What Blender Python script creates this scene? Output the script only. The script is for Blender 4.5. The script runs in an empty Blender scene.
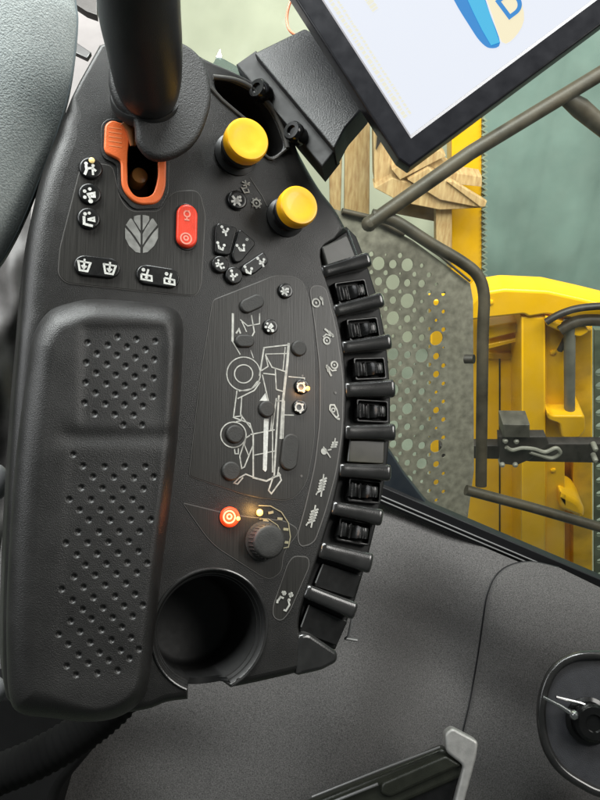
import bpy, bmesh, math, random
import numpy as np
from mathutils import Vector, Matrix
from mathutils.geometry import tessellate_polygon
random.seed(7)
S = bpy.context.scene
COL = S.collection
# ---------------------------------------------------------------- camera
PITCH = math.radians(40)
cd = bpy.data.cameras.new('camera'); cam = bpy.data.objects.new('camera', cd); COL.objects.link(cam)
cam.location = (0, 0, 3.3); cam.rotation_euler = (math.pi/2-PITCH, 0, 0)
cd.sensor_fit = 'HORIZONTAL'; cd.sensor_width = 36; cd.lens = 45; cd.clip_start = 0.01; cd.clip_end = 200
S.camera = cam
R = Matrix.Rotation(math.pi/2-PITCH, 3, 'X'); CL = Vector(cam.location)
F = 750.0
# ---------------------------------------------------------------- world and lamps
w = bpy.data.worlds.new("World"); S.world = w; w.use_nodes = True
bgn = w.node_tree.nodes['Background']; bgn.inputs[0].default_value = (0.80, 0.90, 0.88, 1); bgn.inputs[1].default_value = 0.09
S.view_settings.view_transform = 'Standard'; S.view_settings.look = 'None'
S.view_settings.exposure = 0; S.view_settings.gamma = 1
def W(v): return R @ Vector(v) + CL
def c3(px, py, d): return Vector(((px-300)/F*d, -(py-400)/F*d, -d))
def area(name, pos, aim, sx, sy, e, col):
    l = bpy.data.lights.new(name, 'AREA'); l.shape = 'RECTANGLE'; l.size = sx; l.size_y = sy; l.energy = e; l.color = col
    o = bpy.data.objects.new(name, l); COL.objects.link(o)
    p = W(pos); o.location = p; o.rotation_euler = (W(aim)-p).to_track_quat('-Z', 'Y').to_euler(); return o
area('windscreen_light', (-0.2, 1.0, -0.15), (-0.07, 0, -0.5), 1.3, 0.35, 41, (0.96, 1.0, 0.98))
area('side_window_light', (1.15, 0.55, 0.05), (0.1, -0.05, -0.6), 0.8, 0.5, 12, (1.0, 0.98, 0.93))
area('left_window_light', (-1.0, 0.45, 0.0), (-0.1, 0, -0.5), 0.7, 0.5, 6, (0.97, 0.99, 1.0))
lo = area('hall_lamp', (0, 0, 0), (0, 0, -1), 5, 2, 430, (1.0, 1.0, 0.97))
lo.location = (0.6, 1.0, 4.7); lo.rotation_euler = (math.radians(74), 0, 0)
# ---------------------------------------------------------------- materials
MATS = {}
def mat(name, col, rough=0.5, metal=0.0, noise=0.0, nscale=200, bump=0.0, bscale=1200, stretch=None, emit=None, es=0.0, spec=0.5, col2=None, coat=0.0, wear=0.0):
    if name in MATS: return MATS[name]
    m = bpy.data.materials.new(name); m.use_nodes = True; nt = m.node_tree; N = nt.nodes; L = nt.links
    b = N['Principled BSDF']; b.inputs['Base Color'].default_value = (*col, 1); b.inputs['Roughness'].default_value = rough
    b.inputs['Metallic'].default_value = metal; b.inputs['Specular IOR Level'].default_value = spec; b.inputs['Coat Weight'].default_value = coat
    tc = N.new('ShaderNodeTexCoord'); mp = N.new('ShaderNodeMapping'); L.new(tc.outputs['Object'], mp.inputs['Vector'])
    if stretch: mp.inputs['Scale'].default_value = stretch
    if noise > 0:
        n = N.new('ShaderNodeTexNoise'); n.inputs['Scale'].default_value = nscale; n.inputs['Detail'].default_value = 5
        L.new(mp.outputs[0], n.inputs['Vector'])
        r = N.new('ShaderNodeValToRGB'); r.color_ramp.elements[0].position = 0.3; r.color_ramp.elements[1].position = 0.7
        c2 = col2 if col2 else tuple(min(1, c*(1+noise)) for c in col); c1 = tuple(c*(1-noise) for c in col) if not col2 else col
        r.color_ramp.elements[0].color = (*c1, 1); r.color_ramp.elements[1].color = (*c2, 1)
        L.new(n.outputs['Fac'], r.inputs[0]); L.new(r.outputs[0], b.inputs['Base Color'])
        mr = N.new('ShaderNodeMapRange'); mr.inputs['To Min'].default_value = max(0.02, rough-0.08); mr.inputs['To Max'].default_value = min(1, rough+0.1)
        L.new(n.outputs['Fac'], mr.inputs['Value']); L.new(mr.outputs[0], b.inputs['Roughness'])
        if wear > 0:   # dust and fine specks
            n3 = N.new('ShaderNodeTexNoise'); n3.inputs['Scale'].default_value = 420; n3.inputs['Detail'].default_value = 6; n3.inputs['Roughness'].default_value = 0.75
            L.new(tc.outputs['Object'], n3.inputs['Vector'])
            r3 = N.new('ShaderNodeValToRGB'); r3.color_ramp.elements[0].position = 0.66; r3.color_ramp.elements[1].position = 0.78
            r3.color_ramp.elements[0].color = (0, 0, 0, 1); r3.color_ramp.elements[1].color = (wear, wear, wear, 1)
            L.new(n3.outputs['Fac'], r3.inputs[0])
            mx = N.new('ShaderNodeMix'); mx.data_type = 'RGBA'; mx.inputs[7].default_value = (0.3, 0.29, 0.27, 1)
            L.new(r3.outputs[0], mx.inputs[0]); L.new(r.outputs[0], mx.inputs[6]); L.new(mx.outputs[2], b.inputs['Base Color'])
    if bump > 0:
        n2 = N.new('ShaderNodeTexNoise'); n2.inputs['Scale'].default_value = bscale; n2.inputs['Detail'].default_value = 3
        L.new(mp.outputs[0], n2.inputs['Vector'])
        bp = N.new('ShaderNodeBump'); bp.inputs['Strength'].default_value = bump; bp.inputs['Distance'].default_value = 0.0006
        L.new(n2.outputs['Fac'], bp.inputs['Height']); L.new(bp.outputs[0], b.inputs['Normal'])
    if emit: b.inputs['Emission Color'].default_value = (*emit, 1); b.inputs['Emission Strength'].default_value = es
    MATS[name] = m; return m
M_house = mat('housing_plastic', (0.0105, 0.0100, 0.0095), 0.36, noise=0.25, nscale=60, bump=0.35, bscale=1700, wear=0.16)
M_pad = mat('armrest_rubber', (0.0140, 0.0134, 0.0130), 0.38, noise=0.22, nscale=45, bump=0.45, bscale=1500, wear=0.12)
M_brush = mat('brushed_faceplate', (0.0115, 0.0108, 0.0095), 0.38, noise=0.5, nscale=60, stretch=(22, 0.5, 1), bump=0.15, bscale=60, wear=0.10, col2=(0.022, 0.0205, 0.018))
M_line = mat('groove_edge', (0.10, 0.095, 0.09), 0.4)
M_black = mat('black_plastic', (0.007, 0.007, 0.007), 0.33, noise=0.2, nscale=150)
M_btn = mat('button_plastic', (0.008, 0.008, 0.008), 0.28, noise=0.2, nscale=200)
M_greybtn = mat('soft_grey_button', (0.030, 0.029, 0.027), 0.6, noise=0.15, nscale=300, bump=0.3)
M_white = mat('white_print', (0.56, 0.56, 0.53), 0.55, noise=0.25, nscale=500)
M_dimw = mat('dim_print', (0.42, 0.415, 0.38), 0.5, noise=0.3, nscale=350)
M_silver = mat('silver_print', (0.27, 0.27, 0.255), 0.38, metal=0.3, noise=0.2, nscale=200)
M_fin = mat('fin_plastic', (0.019, 0.0185, 0.018), 0.20, noise=0.2, nscale=80, bump=0.10, bscale=1500, spec=0.75, coat=0.3)
M_gloss = mat('gloss_black', (0.006, 0.006, 0.006), 0.16, noise=0.1, nscale=100)
M_blank = mat('blank_cover', (0.030, 0.028, 0.016), 0.22, noise=0.2, nscale=100)
M_greyblank = mat('grey_blank_cover', (0.045, 0.045, 0.040), 0.35, noise=0.2, nscale=100)
M_orange = mat('orange_plastic', (0.80, 0.155, 0.035), 0.42, noise=0.1, nscale=90, bump=0.25)
M_red = mat('red_plastic', (0.80, 0.050, 0.018), 0.35, noise=0.12, nscale=150, bump=0.2)
M_redp = mat('pale_red_print', (0.85, 0.30, 0.22), 0.5)
M_yellow = mat('yellow_cap', (0.80, 0.40, 0.004), 0.38, noise=0.10, nscale=50, bump=0.12, bscale=300, coat=0.15)
M_litred = mat('lit_red_button', (0.75, 0.07, 0.02), 0.4, emit=(1, 0.09, 0.015), es=0.55)
M_ledo = mat('amber_led', (1, 0.5, 0.1), 0.4, emit=(1, 0.42, 0.06), es=5)
M_ledr = mat('red_led', (1, 0.4, 0.1), 0.4, emit=(1, 0.30, 0.06), es=6)
M_amberk = mat('amber_pin', (0.50, 0.24, 0.07), 0.3)
M_copper = mat('copper_tone', (0.40, 0.17, 0.07), 0.35, metal=0.6)
M_handle = mat('handle_rubber', (0.016, 0.016, 0.0165), 0.38, noise=0.2, nscale=60, bump=0.25, bscale=1600)
M_boot = mat('boot_rubber', (0.019, 0.019, 0.019), 0.55, noise=0.25, nscale=80, bump=0.9, bscale=1100)
M_carpet = mat('carpet', (0.044, 0.0425, 0.042), 0.95, noise=0.3, nscale=800, bump=0.9, bscale=1100, spec=0.15, col2=(0.120, 0.116, 0.113), wear=0.8)
M_gasket = mat('gasket_rubber', (0.007, 0.007, 0.008), 0.45)
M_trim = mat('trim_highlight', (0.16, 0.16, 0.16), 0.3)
M_seat = mat('seat_fabric', (0.27, 0.30, 0.30), 0.95, noise=0.3, nscale=700, bump=1.0, bscale=900, spec=0.15, col2=(0.42, 0.45, 0.44))
M_cloth = mat('grey_cloth', (0.075, 0.07, 0.068), 0.55, noise=0.3, nscale=60, bump=0.5, bscale=60)
M_pale = mat('pale_grey_plastic', (0.13, 0.12, 0.118), 0.6, noise=0.1, nscale=40, bump=0.2)
M_alu = mat('cast_aluminium', (0.50, 0.49, 0.47), 0.42, metal=0.45, noise=0.12, nscale=150, bump=0.3)
M_dkgreen = mat('dark_olive_bar', (0.022, 0.024, 0.017), 0.35, noise=0.2, nscale=60, bump=0.3)
M_chrome = mat('steel', (0.62, 0.62, 0.62), 0.22, metal=1.0)
M_bezel = mat('monitor_bezel', (0.010, 0.010, 0.013), 0.33, noise=0.15, nscale=100)
M_bezin = mat('bezel_chamfer', (0.16, 0.15, 0.155), 0.35)
M_box = mat('bracket_paint', (0.016, 0.016, 0.017), 0.42, noise=0.25, nscale=60, bump=0.6, bscale=900)
M_tarp = mat('teal_tarp', (0.215, 0.31, 0.28), 0.65, noise=0.2, nscale=2.6, bump=0.8, bscale=9)
M_wallp = mat('pale_green_wall', (0.54, 0.56, 0.44), 0.8, noise=0.14, nscale=3)  # paler than the tarp: the brighter light there is put into this colour
M_floor = mat('hall_concrete', (0.30, 0.34, 0.28), 0.8, noise=0.2, nscale=4)
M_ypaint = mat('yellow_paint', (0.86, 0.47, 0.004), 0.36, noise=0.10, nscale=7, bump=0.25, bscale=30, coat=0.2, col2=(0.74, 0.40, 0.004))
M_wood = mat('pine_wood', (0.56, 0.41, 0.20), 0.75, noise=0.3, nscale=22, stretch=(5, 0.8, 1), bump=0.2, bscale=30, col2=(0.36, 0.215, 0.09))
M_tube = mat('dirty_tube_paint', (0.014, 0.011, 0.007), 0.50, noise=0.5, nscale=22, bump=0.6, bscale=80, col2=(0.048, 0.037, 0.024), spec=0.35)
M_perf = mat('dusty_perforated_sheet', (0.078, 0.071, 0.056), 0.75, noise=0.4, nscale=70, bump=0.6, bscale=120, col2=(0.155, 0.143, 0.115), spec=.3)
M_iron = mat('dark_iron', (0.018, 0.014, 0.012), 0.5, noise=0.4, nscale=40, bump=0.6, bscale=80)
M_gcyl = mat('grey_cylinder_paint', (0.16, 0.155, 0.13), 0.5, noise=0.2, nscale=20)
M_mesh = mat('green_grey_wire', (0.20, 0.25, 0.20), 0.5)
M_wire = mat('orange_wire', (0.55, 0.16, 0.07), 0.4)
M_scr = mat('screen_white', (0.03, 0.03, 0.03), 0.2, emit=(0.84, 0.88, 0.97), es=0.93)
M_scrb = mat('screen_blue', (0.03, 0.03, 0.03), 0.2, emit=(0.015, 0.27, 0.72), es=0.85)
M_scrc = mat('screen_cyan', (0.03, 0.03, 0.03), 0.2, emit=(0.05, 0.52, 0.85), es=0.9)
M_scry = mat('screen_cream', (0.03, 0.03, 0.03), 0.2, emit=(1.0, 0.90, 0.62), es=0.9)
M_scrt = mat('screen_faint_cream', (0.03, 0.03, 0.03), 0.2, emit=(0.90, 0.88, 0.72), es=0.9)
def glassmat(name, refl, tint):
    m = bpy.data.materials.new(name); m.use_nodes = True; nt = m.node_tree; N = nt.nodes; L = nt.links
    N.remove(N['Principled BSDF']); out = N['Material Output']
    t = N.new('ShaderNodeBsdfTransparent'); t.inputs[0].default_value = (*tint, 1)
    g = N.new('ShaderNodeBsdfGlossy'); g.inputs['Roughness'].default_value = 0.03
    d = N.new('ShaderNodeBsdfDiffuse'); d.inputs[0].default_value = (0.6, 0.6, 0.52, 1)
    n = N.new('ShaderNodeTexNoise'); n.inputs['Scale'].default_value = 40; n.inputs['Detail'].default_value = 8
    mr = N.new('ShaderNodeMapRange'); mr.inputs['From Min'].default_value = 0.4; mr.inputs['From Max'].default_value = 0.75; mr.inputs['To Min'].default_value = 0.0; mr.inputs['To Max'].default_value = 0.02
    L.new(n.outputs['Fac'], mr.inputs['Value'])
    mx = N.new('ShaderNodeMixShader'); mx.inputs[0].default_value = refl
    mx2 = N.new('ShaderNodeMixShader'); L.new(mr.outputs[0], mx2.inputs[0])
    L.new(t.outputs[0], mx.inputs[1]); L.new(g.outputs[0], mx.inputs[2]); L.new(mx.outputs[0], mx2.inputs[1]); L.new(d.outputs[0], mx2.inputs[2]); L.new(mx2.outputs[0], out.inputs[0])
    return m
M_glass = glassmat('window_glass', 0.03, (0.95, 0.97, 0.94))
M_clear = glassmat('clear_film', 0.35, (0.80, 0.88, 0.92))
# ---------------------------------------------------------------- frames
class Fr:
    """a working plane standing in the scene: origin, orthonormal axes, and pixel -> plane tracing"""
    def __init__(s, px, py, d, n):
        s.o = c3(px, py, d); s.n = Vector(n).normalized()
        x = Vector((1, 0, 0)); s.x = (x - s.n*x.dot(s.n)).normalized(); s.y = s.n.cross(s.x)
        rot = Matrix((s.x, s.y, s.n)).transposed()
        s.M = Matrix.Translation(W(s.o)) @ (R @ rot).to_4x4()
    def l(s, px, py, h=0.0):
        r = Vector(((px-300)/F, -(py-400)/F, -1)); t = (s.o.dot(s.n)+h)/r.dot(s.n)
        p = r*t - s.o; return Vector((p.dot(s.x), p.dot(s.y), h))
    def c(s, v):  # camera-space vector -> local
        p = Vector(v) - s.o; return Vector((p.dot(s.x), p.dot(s.y), p.dot(s.n)))
    def ls(s, pts, h=0.0): return [s.l(p[0], p[1], h) for p in pts]
def root(fr, name, label, cat, group=None):
    o = bpy.data.objects.new(name, None); COL.objects.link(o); o.empty_display_size = 0.02
    o.matrix_world = fr.M; o['label'] = label; o['category'] = cat
    if group: o['group'] = group
    return o
# ---------------------------------------------------------------- mesh builder
class MB:
    def __init__(s): s.v = []; s.f = []
    def add(s, vs, fs):
        k = len(s.v); s.v += [tuple(v) for v in vs]; s.f += [tuple(i+k for i in f) for f in fs]; return s
    def prism(s, loops, h0, h1, bev=0.0, seg=3, bottom=False):
        rings_last = []; tot = []
        for li, lp in enumerate(loops):
            P = [Vector((p[0], p[1])) for p in lp]
            a = sum(P[i].x*P[(i+1) % len(P)].y-P[(i+1) % len(P)].x*P[i].y for i in range(len(P)))
            if (a > 0) != (li == 0): P.reverse()
            n = len(P); nr = []
            for i in range(n):
                d1 = (P[i]-P[i-1]).normalized(); d2 = (P[(i+1) % n]-P[i]).normalized()
                n1 = Vector((-d1.y, d1.x)); n2 = Vector((-d2.y, d2.x)); m = n1+n2
                if m.length < 1e-6: m = n1.copy()
                m.normalize(); nr.append(m/max(0.5, m.dot(n1)))
            def bv(p):
                b = bev[li] if isinstance(bev, (list, tuple)) else bev
                return b(p) if callable(b) else b
            B = [bv(p) for p in P]
            rings = [[(P[i].x, P[i].y, h0) for i in range(n)], [(P[i].x, P[i].y, h1-B[i]) for i in range(n)]]
            if max(B) > 0:
                for k in range(1, seg+1):
                    t = k/seg*math.pi/2
                    rings.append([(P[i].x+nr[i].x*B[i]*(1-math.cos(t)), P[i].y+nr[i].y*B[i]*(1-math.cos(t)), h1-B[i]+B[i]*math.sin(t)) for i in range(n)])
            fs = []; vs = [p for r in rings for p in r]
            for k in range(len(rings)-1):
                for i in range(n):
                    j = (i+1) % n; fs.append((k*n+i, k*n+j, (k+1)*n+j, (k+1)*n+i))
            s.add(vs, fs); rings_last.append([Vector(p) for p in rings[-1]]); tot.append([Vector(p) for p in rings[0]])
        def cap(rs, up):
            flat = [p for r in rs for p in r]; tr = tessellate_polygon(rs); fs = []
            for t in tr:
                a, b, c = (flat[i] for i in t)
                z = (b-a).cross(c-a).z
                if abs(z) < 1e-14: continue
                fs.append(tuple(t) if (z > 0) == up else tuple(reversed(t)))
            s.add(flat, fs)
        cap(rings_last, True)
        if bottom: cap(tot, False)
        return s
    def ribbon(s, pts, wd, h1, th=0.00025, closed=False):
        P = [Vector((p[0], p[1])) for p in pts]; n = len(P); Lf = []; Rt = []
        for i in range(n):
            a = P[i-1] if (i > 0 or closed) else P[i]; b = P[(i+1) % n] if (i < n-1 or closed) else P[i]
            d1 = (P[i]-a) if (P[i]-a).length > 1e-9 else (b-P[i]); d2 = (b-P[i]) if (b-P[i]).length > 1e-9 else d1
            d1 = d1.normalized(); d2 = d2.normalized(); n1 = Vector((-d1.y, d1.x)); n2 = Vector((-d2.y, d2.x)); m = n1+n2
            if m.length < 1e-5: m = n1.copy()
            m.normalize(); m = m*(wd/2/max(0.45, m.dot(n1))); Lf.append(P[i]+m); Rt.append(P[i]-m)
        vs = []
        for i in range(n): vs += [(Lf[i].x, Lf[i].y, h1), (Rt[i].x, Rt[i].y, h1), (Rt[i].x, Rt[i].y, h1-th), (Lf[i].x, Lf[i].y, h1-th)]
        fs = []
        for i in range(n if closed else n-1):
            a = i*4; b = ((i+1) % n)*4
            for k in range(4): fs.append((a+k, a+(k+1) % 4, b+(k+1) % 4, b+k))
        if not closed: fs += [(3, 2, 1, 0), tuple((n-1)*4+k for k in range(4))]
        return s.add(vs, fs)
    def tube(s, pts, rad, seg=16, cap=True, ell=None):
        P = [Vector(p) for p in pts]; n = len(P); rs = rad if isinstance(rad, (list, tuple)) else [rad]*n
        t0 = (P[1]-P[0]).normalized(); u = t0.orthogonal().normalized(); vs = []
        for i in range(n):
            t = ((P[i+1] if i < n-1 else P[i])-(P[i-1] if i > 0 else P[i])).normalized()
            u = (u-t*u.dot(t)).normalized(); v = t.cross(u)
            for k in range(seg):
                a = 2*math.pi*k/seg; vs.append(P[i]+(u*math.cos(a)+v*math.sin(a))*rs[i])
        fs = [(i*seg+k, i*seg+(k+1) % seg, (i+1)*seg+(k+1) % seg, (i+1)*seg+k) for i in range(n-1) for k in range(seg)]
        if cap: fs += [tuple(reversed(range(seg))), tuple((n-1)*seg+k for k in range(seg))]
        return s.add(vs, fs)
    def lathe(s, c, prof, seg=40, axis=(0, 0, 1), close=True):
        ax = Vector(axis).normalized(); u = ax.orthogonal().normalized(); v = ax.cross(u); c = Vector(c); n = len(prof)
        vs = [c+(u*math.cos(2*math.pi*k/seg)+v*math.sin(2*math.pi*k/seg))*r+ax*z for r, z in prof for k in range(seg)]
        fs = [(i*seg+k, i*seg+(k+1) % seg, (i+1)*seg+(k+1) % seg, (i+1)*seg+k) for i in range(n-1) for k in range(seg)]
        if close: fs.append(tuple((n-1)*seg+k for k in range(seg)))
        return s.add(vs, fs)
    def ball(s, c, r, seg=12, sc=(1, 1, 1)):
        c = Vector(c); vs = []; fs = []; nr = seg//2
        for i in range(nr+1):
            a = math.pi*i/nr
            for k in range(seg):
                b = 2*math.pi*k/seg; vs.append(c+Vector((math.sin(a)*math.cos(b)*r*sc[0], math.sin(a)*math.sin(b)*r*sc[1], math.cos(a)*r*sc[2])))
        for i in range(nr):
            for k in range(seg): fs.append((i*seg+k, (i+1)*seg+k, (i+1)*seg+(k+1) % seg, i*seg+(k+1) % seg))
        return s.add(vs, fs)
    def grid(s, G):
        r = len(G); c = len(G[0])
        return s.add([p for row in G for p in row], [(i*c+j, i*c+j+1, (i+1)*c+j+1, (i+1)*c+j) for i in range(r-1) for j in range(c-1)])
    def box(s, a, b, wd, h0, h1, bev=0.001):  # plane-aligned bar from a to b
        a = Vector((a[0], a[1])); b = Vector((b[0], b[1])); d = (b-a).normalized(); n = Vector((-d.y, d.x))*wd/2
        return s.prism([[a-n, b-n, b+n, a+n]], h0, h1, bev, 2, True)
    def build(s, name, m, parent=None, sharp=38, label=None, M=None, fixn=True):
        me = bpy.data.meshes.new(name); me.from_pydata(s.v, [], s.f); bm = bmesh.new(); bm.from_mesh(me)
        bmesh.ops.remove_doubles(bm, verts=bm.verts, dist=1e-6)
        bmesh.ops.dissolve_degenerate(bm, dist=1e-7, edges=bm.edges)
        if fixn: bmesh.ops.recalc_face_normals(bm, faces=bm.faces)
        lim = math.radians(sharp)
        for f in bm.faces: f.smooth = True
        for e in bm.edges:
            if len(e.link_faces) == 2:
                if e.calc_face_angle(0) > lim: e.smooth = False
                elif (len(e.link_faces[0].verts) == 3) != (len(e.link_faces[1].verts) == 3): e.smooth = False
        bm.to_mesh(me); bm.free()
        me.materials.append(m); o = bpy.data.objects.new(name, me); COL.objects.link(o)
        if parent: o.parent = parent
        elif M is not None: o.matrix_world = M
        if label: o['label'] = label
        return o
def tagtop(o, label, cat, group=None, kind=None):
    if label: o['label'] = label
    if cat: o['category'] = cat
    if group: o['group'] = group
    if kind: o['kind'] = kind
    return o
def cat(pts, n=6, closed=False):
    P = [Vector(p) for p in pts]; N = len(P); out = []
    rng = range(N) if closed else range(N-1)
    for i in rng:
        if closed: a, b, c, d = P[i-1], P[i], P[(i+1) % N], P[(i+2) % N]
        else: a, b, c, d = P[max(i-1, 0)], P[i], P[i+1], P[min(i+2, N-1)]
        for k in range(n):
            t = k/n; out.append(0.5*((2*b)+(c-a)*t+(2*a-5*b+4*c-d)*t*t+(3*b-a-3*c+d)*t**3))
    if not closed: out.append(P[-1])
    return out
def rnd(pts, r, n=5):
    P = [Vector((p[0], p[1])) for p in pts]; out = []; N = len(P)
    for i in range(N):
        ri = r[i] if isinstance(r, (list, tuple)) else r
        a = P[i-1]-P[i]; b = P[(i+1) % N]-P[i]; q = min(ri, a.length*0.48, b.length*0.48)
        p0 = P[i]+a.normalized()*q; p1 = P[i]+b.normalized()*q
        for k in range(n+1):
            t = k/n; out.append(p0*(1-t)**2+P[i]*2*t*(1-t)+p1*t*t)
    return out
def circ(c, r, n=40, ry=None, rot=0.0, a0=0, a1=2*math.pi):
    ry = ry or r; o = []
    for k in range(n):
        a = a0+(a1-a0)*k/(n if abs(a1-a0-2*math.pi) < 1e-6 else n-1); x = r*math.cos(a); y = ry*math.sin(a)
        o.append(Vector((c[0]+x*math.cos(rot)-y*math.sin(rot), c[1]+x*math.sin(rot)+y*math.cos(rot))))
    return o
def stadium(a, b, r, n=12):
    a = Vector((a[0], a[1])); b = Vector((b[0], b[1])); d = (b-a).normalized(); th = math.atan2(d.y, d.x); o = []
    for k in range(n+1): t = th-math.pi/2+math.pi*k/n; o.append(b+Vector((math.cos(t), math.sin(t)))*r)
    for k in range(n+1): t = th+math.pi/2+math.pi*k/n; o.append(a+Vector((math.cos(t), math.sin(t)))*r)
    return o

# ================================================================ CONSOLE
CF = Fr(200, 370, 0.50, (0.40, 0.12, 0.91)); L = CF.l; LS = CF.ls
PX = 0.5/750*1.04   # metres per photo pixel on the console
con = root(CF, 'operator_console', 'black armrest control console with push buttons, yellow knobs, cup holder and padded armrest', 'control console')
# cup holder circle traced on the plane, with its notch in the front edge
cupc = L(211, 630); cupr = 0.0368
def cup_pt(a, r=cupr): return Vector((cupc.x+r*math.cos(a), cupc.y+r*math.sin(a)))
nl = L(190, 684); nr_ = L(229, 684)
aL = math.atan2(nl.y-cupc.y, nl.x-cupc.x); aR = math.atan2(nr_.y-cupc.y, nr_.x-cupc.x)
arc = [cup_pt(aR+(aL+2*math.pi-aR-2*math.pi if False else 0)) for _ in range(0)]
span = (aL-aR) % (2*math.pi)   # short way from right notch corner clockwise...
long_way = span if span > math.pi else 2*math.pi-span
sgn = 1 if span > math.pi else -1
arc = [cup_pt(aR+sgn*long_way*k/60) for k in range(61)]
top_edge = [(100, 44), (130, 36), (170, 38), (205, 58), (236, 72), (264, 88), (288, 116), (300, 148), (320, 184), (338, 208), (350, 230)]
rt_edge = [(335, 240), (322, 250), (325, 272), (334, 300), (343, 340), (347, 385), (346, 430), (341, 472), (333, 510), (321, 550), (308, 590), (300, 620), (304, 638), (334, 655), (333, 661), (322, 668), (300, 674), (262, 683), (233, 689)]
lf_edge = [(190, 701), (168, 704), (145, 712), (90, 718), (45, 716), (14, 708), (5, 690), (3, 640), (5, 560), (9, 480), (14, 400), (20, 330), (25, 270), (32, 215), (44, 165), (62, 118), (80, 80)]
def v2(ps): return [Vector((p[0], p[1])) for p in ps]
outline = v2(cat([L(*p) for p in top_edge], 4)) + v2(cat([L(*p) for p in rt_edge], 3))+arc+v2(cat([L(*p) for p in lf_edge], 4))
slot = rnd([L(*p) for p in [(126, 128), (158, 128), (158, 199), (126, 199)]], [0.001, 0.001, 0.010, 0.010], 8)
pocket = v2(cat([L(*p) for p in [(216, 80), (236, 84), (254, 94), (270, 112), (280, 134), (283, 148), (272, 156), (262, 150), (250, 128), (232, 106), (218, 92)]], 4, True))
leftx = L(60, 300).x
def hb(p):   # wide soft shoulder on the seat side, crisper elsewhere
    d = (Vector((p.x-cupc.x, p.y-cupc.y))).length
    if d < cupr*1.08: return 0.0018
    if p.x < leftx-0.005 and p.y > L(60, 330).y: return 0.013
    if p.x < leftx: return 0.010
    if p.x > L(285, 150).x and p.y > L(340, 232).y: return 0.007
    if p.y < L(300, 640).y: return 0.006
    return 0.0025
MB().prism([outline, slot, pocket], -0.055, 0, [hb, 0.0008, 0.001], 6).build('housing', M_house, con, sharp=50)
sf = MB(); sf.prism([slot], -0.034, -0.030, 0, 1); sf.build('slot_floor', M_black, con)
pf = MB(); pf.prism([pocket], -0.027, -0.022, 0, 1); pf.build('pocket_floor', M_black, con)
# pocket rim and lower deck line
rim = MB(); rim.tube(cat([L(px, py, 0.0012) for px, py in [(213, 77), (236, 80.5), (256, 91), (272.5, 109), (283.5, 132), (287.5, 148)]], 6), 0.0020, 10)
rim.tube(cat([L(px, py, 0.0008) for px, py in [(287.5, 148), (272, 159), (262, 152)]], 4), 0.0012, 8)
rim.tube([L(px, py, 0.0004) for px, py in [(211, 88), (222, 100), (236, 112), (246, 120)]], 0.0014, 8)
rim.build('pocket_rim', mat('rim_grey', (.06, .058, .055), .3), con)
# cup holder
cup = MB(); seg = 64
rows = []
for k, (rr, hh) in enumerate([(cupr+0.0002, -0.001), (cupr-0.0012, -0.0025), (cupr-0.0014, -0.0045), (cupr-0.0026, -0.0055), (cupr-0.0028, -0.0085), (cupr-0.0040, -0.010), (cupr-0.0055, -0.050), (cupr-0.010, -0.054)]):
    rows.append([(cupc.x+rr*math.cos(2*math.pi*i/seg), cupc.y+rr*math.sin(2*math.pi*i/seg), hh) for i in range(seg+1)])
amid = math.atan2((nl.y+nr_.y)/2-cupc.y, (nl.x+nr_.x)/2-cupc.x)
hw = abs(((aL-aR+math.pi) % (2*math.pi))-math.pi)/2
for row in rows[:6]:     # the notch: the wall dips where the front edge is open
    for i in range(seg+1):
        a = 2*math.pi*i/seg; d = abs(((a-amid+math.pi) % (2*math.pi))-math.pi)
        if d < hw: row[i] = (row[i][0], row[i][1], min(row[i][2], -0.012-0.006*math.cos(d/hw*math.pi/2)))
cup.grid(rows); cup.add([rows[-1][i] for i in range(seg)], [tuple(range(seg))]); cup.build('cup_holder', mat('cup_black', (0.003, 0.003, 0.003), 0.6, noise=.1), con, sharp=50)
ring = MB()
for rr, hh, tr in ((cupr+0.0016, 0.0002, 0.0010),):
    n = 50; pts = [(cupc.x+rr*math.cos(aR+sgn*(0.03+(long_way-0.06)*k/n)), cupc.y+rr*math.sin(aR+sgn*(0.03+(long_way-0.06)*k/n)), hh) for k in range(n+1)]
    ring.tube(pts, tr, 8)
for rr, hh in ((cupr-0.0013, -0.0034), (cupr-0.0027, -0.0070)):
    a0 = 0.04 if True else 0
    pts = [(cupc.x+rr*math.cos(aR+sgn*(0.03+(long_way-0.06)*k/50)), cupc.y+rr*math.sin(aR+sgn*(0.03+(long_way-0.06)*k/50)), hh) for k in range(51)]
    ring.tube(pts, 0.0005, 6)
ring.build('cup_rim', M_fin, con)
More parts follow.
